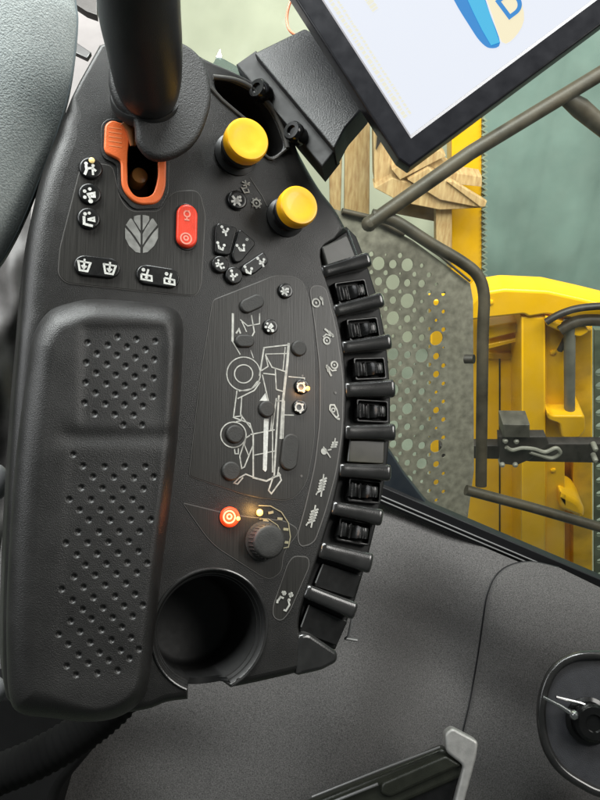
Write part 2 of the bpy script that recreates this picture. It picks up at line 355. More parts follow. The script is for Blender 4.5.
# ---- armrest pad: dense height field with real recessed dimples
pad_px = [(27, 372), (33, 336), (48, 312), (70, 303), (96, 299), (150, 303), (172, 308), (182, 320), (183, 345), (179, 420), (172, 490), (163, 560), (155, 630), (149, 680), (140, 702), (118, 717), (88, 722), (50, 718), (22, 714), (10, 700), (7, 660), (7, 600), (11, 520), (18, 440)]
pad_o = [(p.x, p.y) for p in cat([Vector(p) for p in pad_px], 6, True)]
PO = np.array(pad_o)
def sdf(X, Y):
    d = np.full(X.shape, 1e9)
    for i in range(len(PO)):
        a = PO[i]; b = PO[(i+1) % len(PO)]; e = b-a; t = np.clip(((X-a[0])*e[0]+(Y-a[1])*e[1])/(e@e), 0, 1)
        d = np.minimum(d, np.hypot(X-a[0]-t*e[0], Y-a[1]-t*e[1]))
    return d
dots = [(x/3, y/3+280) for x, y in [(262,187),(322,195),(352,170),(380,200),(408,177),(436,208),(465,183),(290,220),(350,225),(406,232),(462,238),(258,247),(320,252),(376,258),(434,263),(288,278),(347,284),(404,289),(460,293),(256,307),(318,311),(374,316),(430,320),(286,338),(345,343),(402,347),(458,349),(253,368),(315,371),(373,374),(428,378),(283,401),(343,403),(400,405),(370,434),(426,434),(219,523),(249,557),(313,559),(374,559),(436,559),(279,590),(341,591),(402,592),(461,590),(244,622),(308,624),(369,626),(430,626),(208,657),(273,658),(337,657),(397,657),(239,689),(302,689),(364,688),(424,687),(267,719),(330,720),(392,719),(452,718),(234,755),(297,755),(358,754),(419,754)]]
dots += [(x/2.5, y/2.5+520) for x, y in [(165,57),(219,56),(271,55),(322,53),(192,86),(243,84),(295,82),(346,78),(214,112),(266,109),(318,106),(368,107),(186,141),(238,137),(291,134),(342,131),(155,172),(209,167),(263,162),(315,158),(182,200),(234,193),(288,190),(338,185),(207,223),(258,219),(310,214),(357,212),(177,252),(229,246),(282,243),(332,240),(147,285),(201,278),(254,274),(305,267),(171,310),(226,305),(279,299),(328,293),(197,336),(249,331),(302,325),(347,322),(167,364),(221,357),(272,350),(324,345),(190,386),(244,382),(294,375)]]
ys = PO[:, 1]; y0, y1 = ys.min()+0.02, ys.max()-0.02
nrow, ncol = 430, 190
Yr = y0+(y1-y0)*(1-np.cos(np.pi*(0.04+0.92*np.linspace(0, 1, nrow))))/2
Yr = np.concatenate([[y0+0.02], y0+(y1-y0)*np.linspace(0, 1, nrow)[1:-1], [y1-0.02]])
Yr = np.unique(np.concatenate([Yr, y0+np.linspace(0.02, 6, 16), y1-np.linspace(0.02, 6, 16)])); nrow = len(Yr)
GX = np.zeros((nrow, ncol)); GY = np.zeros((nrow, ncol))
for i, yy in enumerate(Yr):
    xs = []
    for k in range(len(PO)):
        a, b = PO[k], PO[(k+1) % len(PO)]
        if (a[1]-yy)*(b[1]-yy) <= 0 and a[1] != b[1]: xs.append(a[0]+(yy-a[1])/(b[1]-a[1])*(b[0]-a[0]))
    xl, xr = min(xs), max(xs); t = np.linspace(0, 1, ncol)
    tt = 0.75*t+0.25*(1-np.cos(np.pi*t))/2
    GX[i] = xl+(xr-xl)*tt; GY[i] = yy
D = sdf(GX, GY)
Rl = 15+14*np.clip((95-GX)/60, 0, 1)+9*np.clip((345-GY)/35, 0, 1)          # broader rounding on the left
q = 1-np.clip(D/Rl, 0, 1)
H = 0.015*np.power(np.clip(1-q**2.2, 0, 1), 0.55)
H += 0.0014*np.clip(1-((GX-95)/90)**2, 0, 1)
# recessed rectangular fields that hold the dimples, valley between them
def soft(x, w): return 1/(1+np.exp(-x/w))
xm = 122-(GY-300)*0.045
f1 = soft(GX-(82-(GY-320)*0.02), 2.5)*soft((166-(GY-320)*0.03)-GX, 3)*soft(GY-326, 2.2)*soft(424-GY, 4)
f2 = soft(GX-(70-(GY-450)*0.07), 3)*soft((161-(GY-450)*0.06)-GX, 3)*soft(GY-450, 4)*soft(682-GY, 6)
H -= 0.0013*f1+0.0007*f2
H -= 0.0016*np.exp(-((GY-437)/10)**2)*soft(GX-62, 5)*soft(172-GX, 4)
for dx, dy in dots:
    dd = np.hypot(GX-dx, GY-dy-0.3); r_ = 3.0
    H -= 0.0011*np.sqrt(np.clip(1-(dd/r_)**2, 0, 1))
H = np.maximum(H, 0.0)
padm = MB(); G = []
for i in range(nrow): G.append([tuple(L(GX[i, j], GY[i, j], float(H[i, j])+0.0005)) for j in range(ncol)])
padm.grid(G)
po = [L(x, y, 0.0005) for x, y in pad_o]; n = len(po)
padm.add([tuple(p) for p in po]+[(p.x, p.y, -0.010) for p in po], [(i, (i+1) % n, n+(i+1) % n, n+i) for i in range(n)])
padm.build('armrest_pad', M_pad, con, sharp=60)
# ---- inlaid face plates with a thin groove line round them
def plate(px_pts, r, name, m=M_brush, h=0.0007, line=True, label=None):
    pts = rnd([L(*p) for p in px_pts], r, 7)
    o = MB().prism([pts], -0.0005, h, 0.0003, 2).build(name, m, con, label=label)
    if line: 
        ln = MB().ribbon(pts, 0.0007, 0.00045, 0.0004, True).build('edge_line', M_line, o)
    return o
plate([(82, 161), (112, 166), (120, 200), (130, 212), (160, 212), (172, 192), (199, 190), (205, 215), (201, 285), (196, 296), (150, 292), (66, 283), (58, 274), (60, 248)], [0.007, .004, .006, .005, .005, .007, .007, .004, .004, .006, .01, .007, .004, .004], 'inlay_plate')
plate([(213, 300), (274, 276), (302, 277), (311, 309), (314, 360), (314, 440), (306, 484), (291, 501), (252, 497), (189, 476), (200, 380)], [.003, .003, .012, .01, .01, .01, .012, .01, .01, .003, .006], 'diagram_plate')
plate([(183, 503), (232, 515), (285, 521), (300, 530), (283, 552), (281, 572), (270, 579), (262, 576), (212, 544)], [.002, .01, .004, .006, .006, .004, .003, .004, .01], 'dial_plate', h=0.0006)
plate([(309, 286), (325, 286), (336, 330), (343, 380), (342, 430), (336, 472), (325, 512), (314, 543), (300, 547), (297, 536), (304, 512), (315, 465), (320, 420), (320, 370), (315, 325)], [.006, .006, .01, .01, .01, .01, .01, .006, .005, .005, .01, .01, .01, .01, .01], 'symbol_strip', h=0.0004)
plate([(294, 556), (308, 557), (309, 566), (289, 612), (281, 621), (273, 617), (273, 606), (288, 563)], .004, 'symbol_plate', h=0.0005)
# ---- combine harvester line drawing
def K(x, y, h=0.0): return L(200+x/3.6375, 280+y/3.636, h)
D1 = MB()
def ln(w_, *pts, closed=False): D1.ribbon([K(*p) for p in pts], w_*PX, 0.00095, 0.0002, closed)
def lcirc(cx, cy, r, w_): D1.ribbon([K(cx+r*math.cos(a*math.pi/20), cy+r*math.sin(a*math.pi/20)) for a in range(40)], w_*PX, 0.00095, 0.0002, True)
lcirc(157, 342, 61, 1.1); lcirc(157, 342, 33, 1.1); lcirc(120, 563, 46, 1.1)
ln(2.2, (118, 122), (117, 225)); ln(1.1, (117, 225), (145, 272)); ln(1.3, (185, 128), (196, 190), (188, 205)); ln(1, (215, 122), (215, 160), (172, 168), (145, 145)); ln(1, (150, 150), (168, 190)); ln(1, (182, 255), (193, 285)); ln(1.6, (130, 195), (140, 180), (146, 196))
ln(1.6, (215, 350), (231, 247)); ln(1.2, (228, 247), (325, 236)); ln(1, (236, 270), (316, 268)); ln(2.6, (321, 230), (316, 300), (300, 440), (292, 578)); ln(1, (308, 245), (300, 330)); ln(1.3, (236, 272), (260, 318), (310, 334)); ln(1.2, (228, 340), (272, 345)); ln(1.2, (237, 275), (246, 315), (222, 330))
ln(1.2, (225, 345), (247, 440)); ln(1.2, (272, 322), (276, 400)); ln(1.3, (274, 398), (307, 408)); ln(1, (275, 440), (306, 440))
ln(1.8, (285, 420), (268, 712)); ln(1.2, (276, 430), (262, 540), (262, 700)); ln(1, (306, 440), (300, 578)); ln(1.1, (320, 352), (378, 357), (380, 378)); ln(1.1, (306, 491), (340, 492)); ln(1, (262, 470), (256, 545))
ln(1.2, (133, 402), (120, 500), (180, 522), (192, 562)); ln(1.2, (150, 425), (146, 490), (184, 540)); ln(1.2, (217, 372), (196, 402), (135, 432)); ln(1, (208, 368), (186, 396), (140, 405)); ln(1, (123, 498), (147, 495)); ln(1, (130, 515), (150, 512), (150, 490))
ln(1.2, (182, 562), (270, 545)); ln(1, (196, 637), (270, 622)); ln(1.5, (192, 562), (192, 718)); ln(1.7, (190, 718), (240, 731), (270, 716), (292, 708)); ln(1.2, (180, 565), (165, 575), (143, 640), (150, 685), (160, 680), (192, 600)); ln(1.1, (124, 615), (126, 632), (138, 632), (138, 612)); ln(1.1, (165, 572), (160, 600), (176, 640))
ln(1.3, (190, 716), (165, 706), (140, 720), (122, 738), (135, 742), (155, 718)); ln(1.4, (265, 714), (248, 765), (258, 777), (294, 728), (285, 700)); ln(1.2, (285, 680), (280, 712))
D1.build('harvester_drawing', M_dimw, con)
D2 = MB(); D2.prism([[K(*p) for p in [(231, 505), (248, 505), (241, 690), (236, 698), (227, 690)]]], 0.0006, 0.0011, 0, 1)
D2.prism([[K(*p) for p in [(215, 440), (236, 412), (244, 440)]]], 0.0006, 0.0011, 0, 1); D2.build('unloading_auger_drawing', M_white, con)
# grey soft indicators on the drawing
for a, b, r in [((168, 97), (205, 80), 26), ((148, 224), (172, 224), 23), ((357, 250), (357.4, 250.5), 29), ((240, 470), (240.3, 470.4), 30), ((124, 561), (124.4, 561.3), 32), ((328, 592), (320, 660), 32), ((110, 695), (110.5, 695.2), 33)]:
    MB().prism([stadium(K(*a), K(*b), r/3.64*PX)], 0, 0.0030, 0.0011, 4).build('soft_button', M_greybtn, con)
# ---- glyphs (unit square, y up) -------------------------------------------------
GL = {
 'people': [('d', -.5, .6, .2), ('d', .25, .5, .18), ('l', .3, (-.5, .4), (-.4, -.1), (-.6, -.7)), ('l', .26, (-.35, .05), (.2, .2), (.6, -.1)), ('l', .22, (.2, .2), (.3, -.6))],
 'grain': [('d', -.55, .35, .2), ('d', 0, .7, .2), ('d', -.5, -.35, .2), ('l', .3, (-.3, 0), (.5, .3), (.55, -.1), (.1, -.15)), ('d', .15, -.7, .26), ('l', .2, (-.1, -.1), (.1, -.5))],
 'flow': [('d', -.4, .6, .2), ('d', .05, .75, .18), ('l', .22, (-.1, 0), (.6, .3), (.65, -.1), (-.1, -.05)), ('l', .3, (-.5, .3), (-.45, -.7)), ('l', .3, (-.4, -.6), (.5, -.7))],
 'bucket': [('l', .26, (-.75, .6), (-.45, -.6), (.45, -.6), (.75, .6)), ('l', .22, (-.7, .5), (.7, .5)), ('l', .24, (0, .9), (0, -.3)), ('l', .22, (-.3, .05), (0, -.3), (.3, .05))],
 'tank': [('d', -.4, .6, .24), ('l', .26, (.2, .8), (.1, .1)), ('l', .24, (-.6, 0), (.7, 0), (.8, -.6), (-.5, -.65), (-.6, 0)), ('d', .1, -.3, .2)],
 'mill': [('d', -.55, .75, .28), ('d', .55, .5, .25), ('l', .34, (-.35, .4), (.1, -.1), (.5, .2)), ('l', .34, (.1, -.1), (-.5, -.2)), ('l', .34, (.1, 0), (.25, -.8))],
 'mill2': [('d', -.65, .65, .28), ('d', .6, .35, .27), ('l', .34, (-.5, .3), (-.4, -.35), (.3, -.55), (.45, 0)), ('l', .3, (-.1, -.1), (-.4, -.35))],
 'cross': [('d', -.1, .85, .2), ('l', .34, (-.7, -.2), (.7, .25)), ('l', .34, (-.3, .55), (.25, -.75)), ('d', .65, -.5, .2), ('d', -.6, .3, .18)],
 'star': [('l', .3, (-.7, .1), (.7, -.1)), ('l', .3, (-.3, .75), (.3, -.7)), ('l', .26, (.5, .5), (-.55, -.45)), ('d', 0, 0, .36), ('d', .65, .35, .2)],
 'gear': [('c', 0, 0, .62, .26), ('d', .55, .6, .2), ('l', .26, (.5, -.5), (.9, -.1)), ('d', -.5, .6, .13), ('d', -.5, -.6, .13), ('d', .4, -.75, .2)],
 'ring': [('c', 0, 0, .62, .28), ('d', 0, 0, .18), ('l', .3, (.8, 0), (.95, 0)), ('l', .3, (-.8, 0), (-.95, 0)), ('l', .3, (0, .8), (0, .95)), ('l', .3, (0, -.8), (0, -.95)), ('l', .25, (.6, .6), (.7, .7)), ('l', .25, (-.6, .6), (-.7, .7)), ('l', .25, (.6, -.6), (.7, -.7)), ('l', .25, (-.6, -.6), (-.7, -.7))],
 'reelfeed': [('c', -.2, -.35, .42, .2), ('d', -.2, -.35, .14), ('l', .17, (-.7, .1), (-.2, .45), (.45, .2)), ('l', .26, (-.35, 1.1), (0, .85), (.35, .4)), ('l', .26, (.2, .8), (.75, .1)), ('d', .6, .35, .18)],
 'gearflag': [('c', -.2, -.1, .5, .2), ('d', -.2, -.1, .16), ('l', .2, (.3, .75), (.65, .6), (.75, -.3)), ('l', .3, (.35, .7), (.7, .3))],
 'loop': [('l', .2, (-.35, 1), (.2, .95), (.5, .3), (.6, -.4), (.3, -.6), (-.1, -.1), (-.45, .4), (-.35, 1)), ('c', 0, .35, .22, .14), ('l', .26, (.4, -.7), (.75, -.8))],
 'auger': [('l', .16, (-.05, 1.15), (-.1, -1.25)), ('l', .2, (-.45, .35), (.35, .8)), ('l', .2, (-.5, .05), (.35, .5)), ('l', .2, (-.5, -.25), (.3, .2)), ('l', .2, (-.55, -.55), (.25, -.1)), ('l', .2, (-.6, -.85), (.2, -.4)), ('l', .14, (-.6, -.9), (-.7, -1.15))],
 'augerball': [('l', .14, (.35, 1.2), (.4, .2)), ('l', .2, (.1, .6), (.75, .85)), ('l', .2, (.05, .35), (.75, .6)), ('l', .2, (.05, .1), (.7, .35)), ('d', -.6, -.55, .36), ('l', .14, (-.8, -.1), (.3, -1)), ('l', .14, (.2, -.1), (-.2, -.3))],
 'birds': [('l', .26, (-.35, .95), (.1, .7)), ('l', .24, (0, 1), (-.2, .6)), ('l', .26, (.4, .7), (.9, .5)), ('l', .24, (.75, .85), (.55, .35)), ('l', .2, (-.75, .1), (-.5, .45), (-.15, .3)), ('l', .22, (-.8, .2), (-.85, -.15)), ('l', .18, (.35, .1), (.5, -.4), (.1, -.95), (-.15, -.85)), ('d', .45, .1, .16)],
 'snow': [('l', .2, (-.1, 1), (.1, -.1)), ('l', .2, (-.6, .7), (.6, .35)), ('l', .2, (-.4, .1), (.6, .8)), ('l', .18, (-.7, -.1), (-.2, -.9), (.5, -.7), (.3, -.2)), ('l', .18, (-.5, -.3), (.1, -.1))],
 'cup': [('c', 0, .15, .42, .2), ('l', .2, (0, -.3), (0, -.7)), ('l', .2, (-.35, -.7), (.35, -.7)), ('l', .16, (-.35, .55), (.35, .6))],
 'led_d': [('c', 0, 0, .75, .2), ('c', 0, .05, .3, .2)],
}
def glyph(mb, kind, c, s, h, rot=0.0):
    cr, sr = math.cos(rot), math.sin(rot)
    def T(x, y): return (c[0]+(x*cr-y*sr)*s, c[1]+(x*sr+y*cr)*s)
    for g in GL[kind]:
        if g[0] == 'd': mb.prism([circ(T(g[1], g[2]), g[3]*s, 12)], h-0.0003, h, 0, 1)
        elif g[0] == 'l': mb.ribbon([T(*p) for p in g[2:]], g[1]*s*0.98, h, 0.0002)
        elif g[0] == 'c': mb.ribbon(circ(T(g[1], g[2]), g[3]*s, 24), g[4]*s, h, 0.0002, True)
def button(px, py, rpx, kind, rot=0.0, m=M_btn, h=0.0032, gm=M_white, gs=0.82, label=None):
    c = L(px, py); r = rpx*PX; mb = MB()
    mb.lathe((c.x, c.y, 0), [(r*1.06, 0), (r*1.06, 0.0011), (r*1.0, 0.0011), (r, h-0.0008), (r*0.93, h-0.0002), (r*0.85, h), (r*0.6, h-0.00015)], 32)
    o = mb.build('push_button', m, con, label=label)
    if kind:
        g = MB(); glyph(g, kind, L(px, py, h), r*gs, h+0.0002, rot); g.build('symbol', gm, o)
    return o
def multi(outl, name, gl, m=M_btn, h=0.0030, gm=M_white, bev=0.0009, label=None):
    o = MB().prism([outl], 0, h, bev, 3).build(name, m, con, label=label)
    for kind, px, py, spx, rot in gl:
        g = MB(); glyph(g, kind, L(px, py, h), spx*PX, h+0.0002, rot); g.build('symbol', gm, o)
    return o
button(90.5, 169.5, 10.3, 'people', gm=M_white); button(89.5, 195, 10, 'grain'); button(88.5, 219.5, 10, 'flow')
o = MB(); p = L(91, 162.5); o.lathe((p.x, p.y, 0.0030), [(0.0019, 0), (0.0019, 0.0006), (0.001, 0.0011)], 16); 
M_dimled = mat('dim_amber_led', (0.8, 0.6, 0.25), 0.4, emit=(1, 0.72, 0.25), es=0.25); o.build('indicator_led', M_dimled, con)
multi(stadium(L(84.5, 266.5), L(109, 269), 9.6*PX), 'double_button', [('bucket', 84, 266, 7.5, -.05), ('bucket', 109.5, 269, 7.5, -.05)])
multi(stadium(L(146, 275.5), L(169, 279), 9.6*PX), 'double_button', [('tank', 146, 275, 7.5, -.1), ('tank', 169, 279, 7.5, -.1)])
button(236.5, 201, 9.8, 'star', 0.4); button(284.6, 291.6, 7.8, 'star', 0.2); button(269.6, 327.3, 7.6, 'grain', 0.6)
button(301, 387, 7.6, 'gear', 0.1); button(299, 407.3, 7.4, 'gear', -0.2)
# five petal keys between the plates
def J(x, y): return L(205+x/6.963, 175+y/6.957)
multi(rnd([J(*p) for p in [(80, 338), (218, 375), (165, 570), (62, 555), (62, 380)]], .0028), 'petal_button', [('mill', 224.8, 231.5, 5.6, 0), ('mill2', 221, 246.7, 5.4, 0)])
multi(rnd([J(*p) for p in [(232, 380), (352, 480), (245, 610), (200, 620), (178, 565)]], [.0025, .004, .002, .003, .002]), 'petal_button', [('mill2', 241.5, 248, 5.6, .4), ('ring', 247, 239.5, 1.6, 0)])
multi(rnd([J(*p) for p in [(400, 540), (440, 610), (330, 700), (245, 690), (250, 640)]], [.002, .005, .003, .004, .002]), 'petal_button', [('mill', 261.5, 262.5, 5.8, .2), ('mill2', 248.6, 270.5, 5.6, .1)])
multi(circ(J(102, 628), 8.6*PX, 28), 'petal_button', [('cross', 219.7, 265, 5.6, 0.2)]); multi(circ(J(195, 705), 8.8*PX, 28), 'petal_button', [('mill', 233, 276, 5.6, -0.3)])
# red double rocker
multi(stadium(L(186.3, 216), L(185.8, 239), 10.2*PX), 'red_double_button', [('cup', 187, 215, 7, 0), ('led_d', 186, 238.5, 7, 0)], m=M_red, h=0.0042, gm=M_redp, bev=0.0016)
MB().prism([stadium(L(186.3, 215.6), L(185.8, 239.4), 11.8*PX)], 0, 0.0012, 0.0004, 2).build('button_bezel', M_black, con)
# printed leaf emblem
def Q(x, y): return L(60+x/3.75, 100+y/3.75)
leaf = MB()
for sgl in (1, -1):
    X = lambda x: 305-(305-x) if sgl == 1 else 305+(305-x)
    for poly in ([(277, 438), (290, 434), (301, 433), (301, 490), (296, 484), (276, 452)], [(262, 446), (268, 447), (292, 486), (301, 503), (301, 545), (280, 512), (246, 470)], [(243, 480), (262, 500), (290, 540), (300, 556), (300, 575), (283, 572), (258, 548), (244, 520)]):
        leaf.prism([[Q(X(x), y) for x, y in poly]], 0.0004, 0.00095, 0, 1)
leaf.build('leaf_emblem', M_silver, con)
# ---- orange gate round the joystick slot
gout = rnd([L(*p) for p in [(104.5, 126), (111, 121.5), (131, 128), (160, 128), (165.5, 160), (165, 190), (158, 205), (135, 206), (121, 190), (120.5, 162), (106, 155), (103.5, 150)]], [.003, .003, .003, .002, .006, .006, .008, .008, .006, .003, .004, .003], 6)
gin = rnd([L(*p) for p in [(129.5, 131), (157.5, 131), (157.8, 180), (152, 198), (135, 199), (127, 188), (127, 160)]], [.001, .001, .006, .008, .008, .006, .004], 6)
MB().prism([gout, gin], 0, 0.0028, [0.0010, 0.0008], 3).build('orange_gate', M_orange, con)
gg = MB()
for k in range(5): gg.ribbon([L(108, 129+k*4.5), L(121, 131+k*4.5)], .0008, .0029, .0002)
gg.build('gate_ribs', mat('orange_print', (0.85, 0.26, 0.10), 0.4), con)
MB().prism([[Vector((c_.x, c_.y)) for c_ in rnd([L(*p) for p in [(101, 124), (110, 118), (131, 124), (163, 126), (169, 160), (168.5, 192), (160, 209), (133, 210), (117.5, 193), (117, 165), (103, 159), (100.5, 150)]], .004, 6)], [Vector((q_.x, q_.y)) for q_ in gin]], 0, 0.0011, 0.0004, 2).build('gate_surround', M_house, con)
st = MB(); c = L(143, 169); st.lathe((c.x, c.y, -0.03), [(0.0060, 0), (0.0060, 0.018), (0.0052, 0.0195), (0.003, 0.020)], 24); st.build('gate_pin', M_amberk, con)
st = MB(); c = L(143, 176); st.lathe((c.x, c.y, -0.032), [(0.0095, 0), (0.0095, 0.008), (0.0080, 0.010)], 24); c = L(143, 184); st.lathe((c.x, c.y, -0.034), [(0.0105, 0), (0.0105, 0.004), (0.008, 0.006)], 24); st.build('pin_collar', mat('brown_collar', (0.055, 0.025, 0.018), 0.3), con)
# ---- rotary dial, lit button, LEDs
def lit_led(px, py, rpx, h, m, e=0.0):
    c = L(px, py, h); mb = MB(); r = rpx*PX; mb.lathe((c.x, c.y, h), [(r, 0), (r, 0.0006), (r*0.6, 0.0012)], 16); return mb.build('indicator_led', m, con)
lit_led(307.5, 388.5, 2.3, 0.0026, M_ledo)
lit_led(259.5, 512.5, 3.3, 0.0010, mat('dial_led', (1, .6, .2), 0.4, emit=(1, 0.50, 0.10), es=2.6))
lb = button(229.3, 517, 9.2, 'led_d', m=M_litred, gm=mat('lit_print', (1, .6, .4), .4, emit=(1, .35, .12), es=.8), label='orange-red button lit up')
lit_led(238, 518.5, 2.0, 0.0026, M_ledr)
def pl(name, px, py, h, e, colr, size=0.003):
    l = bpy.data.lights.new(name, 'POINT'); l.energy = e; l.color = colr; l.shadow_soft_size = size
    o = bpy.data.objects.new(name, l); COL.objects.link(o); o.location = CF.M @ L(px, py, h)
pl('amber_led_lamp', 308, 388.5, 0.009, 0.006, (1, .45, .1)); pl('dial_led_lamp', 259, 510.5, 0.008, 0.012, (1, .55, .15)); pl('red_led_lamp', 235, 517.5, 0.009, 0.009, (1, .12, .03))
dk = MB(); c = L(263.5, 541); r = 0.0115
prof = [(r*1.15, 0), (r*1.15, 0.0015), (r*1.0, 0.0018), (r*0.96, 0.0105), (r*0.90, 0.0116), (r*0.80, 0.0121), (r*0.4, 0.0120)]
dk.lathe((c.x, c.y, 0), prof, 40)
for k in range(28):
    a = 2*math.pi*k/28; dk.tube([(c.x+r*.98*math.cos(a), c.y+r*.98*math.sin(a), 0.002), (c.x+r*.965*math.cos(a), c.y+r*.965*math.sin(a), 0.0102)], 0.0005, 6)
dk.build('rotary_dial', M_greybtn, con)
da = MB(); da.ribbon([L(*p) for p in [(258, 505.5), (270, 506), (281, 512), (288, 523), (290, 537), (288, 547), (283, 548)]], .0006, .0009, .0002)
da.ribbon([L(*p) for p in [(259, 519), (268, 519), (277, 525), (282, 534), (282, 546)]], .0005, .0009, .0002)
for x, y, x2, y2 in [(268, 513, 273, 512), (277, 518.5, 282, 519), (283, 529, 288, 529.5), (283.5, 542, 288, 542.5), (263, 519.5, 268, 522)]: da.ribbon([L(x, y), L(x2, y2)], .0017, .0009, .0002)
da.build('dial_scale', mat('dial_print', (0.30, 0.27, 0.17), .5), con)
# ---- printed symbols along the switch row
for kind, px, py, s_, rot in [('gearflag', 317, 302.5, 8.2, 0), ('reelfeed', 327.5, 338, 8.5, .1), ('reelfeed', 331.5, 367, 8.5, math.pi/2*1.75), ('loop', 333, 413, 8.5, .1), ('augerball', 329.5, 448, 9.5, -.25), ('auger', 322.5, 485, 9.5, -.12), ('auger', 313.5, 516, 9.5, -.2), ('birds', 284.5, 601, 9.5, 0), ('snow', 245.5, 187.5, 7, 0), ('ring', 256, 203.5, 6.0, 0)]:
    g = MB(); glyph(g, kind, L(px, py), s_*PX, 0.0010, rot); g.build('printed_symbol', M_dimw if kind != 'augerball' else M_dimw, con)
for x_, y_2 in ((302, 376), (335, 393), (301, 476)): MB().prism([circ(L(x_, y_2), .0009, 12)], 0, .001, 0, 1).build('printed_dot', M_line, con)
MB().ribbon([L(*p) for p in [(250, 178), (262, 196), (267, 206)]], .0006, .0004, .0003).build('edge_line', M_line, con)
# ---- yellow knobs on black stems
for px, py, rpx in ((247, 140, 22.5), (298.5, 206, 20.8)):
    hk = 0.024; c = L(px, py, hk); b = Vector((c.x, c.y, 0)); r = rpx*PX*0.98
    k = MB(); k.lathe(b, [(r*1.02, 0), (r*1.02, .0015), (r*.78, .003), (r*.74, .008), (r*.92, .010), (r*.95, .0135), (r*.80, .015), (r*.86, .0165), (r*.86, .018)], 40, close=False); ko = k.build('knob_stem', M_black, con)
    k = MB(); k.lathe(b, [(r*.86, .0165), (r*.97, .0168), (r, .0185), (r, .0235), (r*.985, .0250), (r*.93, .0260), (r*.85, .0262), (r*.60, .0256), (r*.3, .0253), (r*.01, .0252)], 48); k.build('yellow_cap', M_yellow, ko)
# ---- switch bay, fins, rockers
bay = [L(*p, -0.009) for p in [(347, 226), (357, 236), (367, 262), (379, 300), (387, 342), (391, 388), (391, 432), (387, 472), (379, 515), (368, 560), (354, 606), (336, 650), (300, 640), (300, 600), (318, 545), (330, 500), (340, 440), (340, 380), (330, 320), (316, 262), (316, 240)]]
MB().prism([v2(bay)], -0.055, -0.009, 0.002, 3).build('switch_bay', mat('bay_black', (.004, .004, .004), .6), con)
fins = [((322, 272), (370, 258.5), 11), ((334, 311), (383, 299), 11), ((342, 347.5), (391, 341), 11), ((345, 390), (395, 388), 13), ((345, 432), (395.5, 432), 12), ((339, 470), (391, 473), 11.5), ((332, 507.5), (382.5, 518), 11.5), ((320, 549.5), (372, 564), 13.5), ((305, 590.5), (356, 612), 11.5)]
for (ax, ay), (bx, by), wpx in fins:
    A = L(ax, ay, 0); B = L(bx+1, by, 0.004); d = Vector((B.x-A.x, B.y-A.y, 0)); Ln = d.length; d.normalize(); nn = Vector((-d.y, d.x, 0)); w_ = wpx*PX/2*1.16; rows = []
    for i in range(25):
        t = i/24; s_ = t*Ln; top = 0.0018+0.0058*t**1.3
        edge = 1.0
        if t > 0.93: edge = math.sqrt(max(0, 1-((t-0.93)/0.07)**2))
        top2 = -0.010+(top+0.010)*edge if t > 0.93 else top
        if t < 0.06: top2 = -0.001+(top2+0.001)*math.sqrt(max(0, 1-(1-t/0.06)**2))
        ww = w_*(1.08+0.26*t*t)*(1 if t < .9 else 1-0.12*((t-.9)/.1)**2)
        row = [A+d*s_-nn*ww+Vector((0, 0, -0.022-A.z))]
        for k in range(13):
            a = math.pi*k/12; cx = -math.copysign(abs(math.cos(a))**0.7, math.cos(a)); sy = max(0, math.sin(a))**0.62
            row.append(A+d*s_+nn*ww*cx+Vector((0, 0, top2-0.0045*(1-sy)-A.z)))
        row.append(A+d*s_+nn*ww+Vector((0, 0, -0.022-A.z))); rows.append(row)
    m = MB(); m.grid(rows); m.add(rows[0], [tuple(range(len(rows[0])))]); m.add(rows[-1], [tuple(range(len(rows[-1])))]); m.build('divider_fin', M_fin, con, sharp=70)
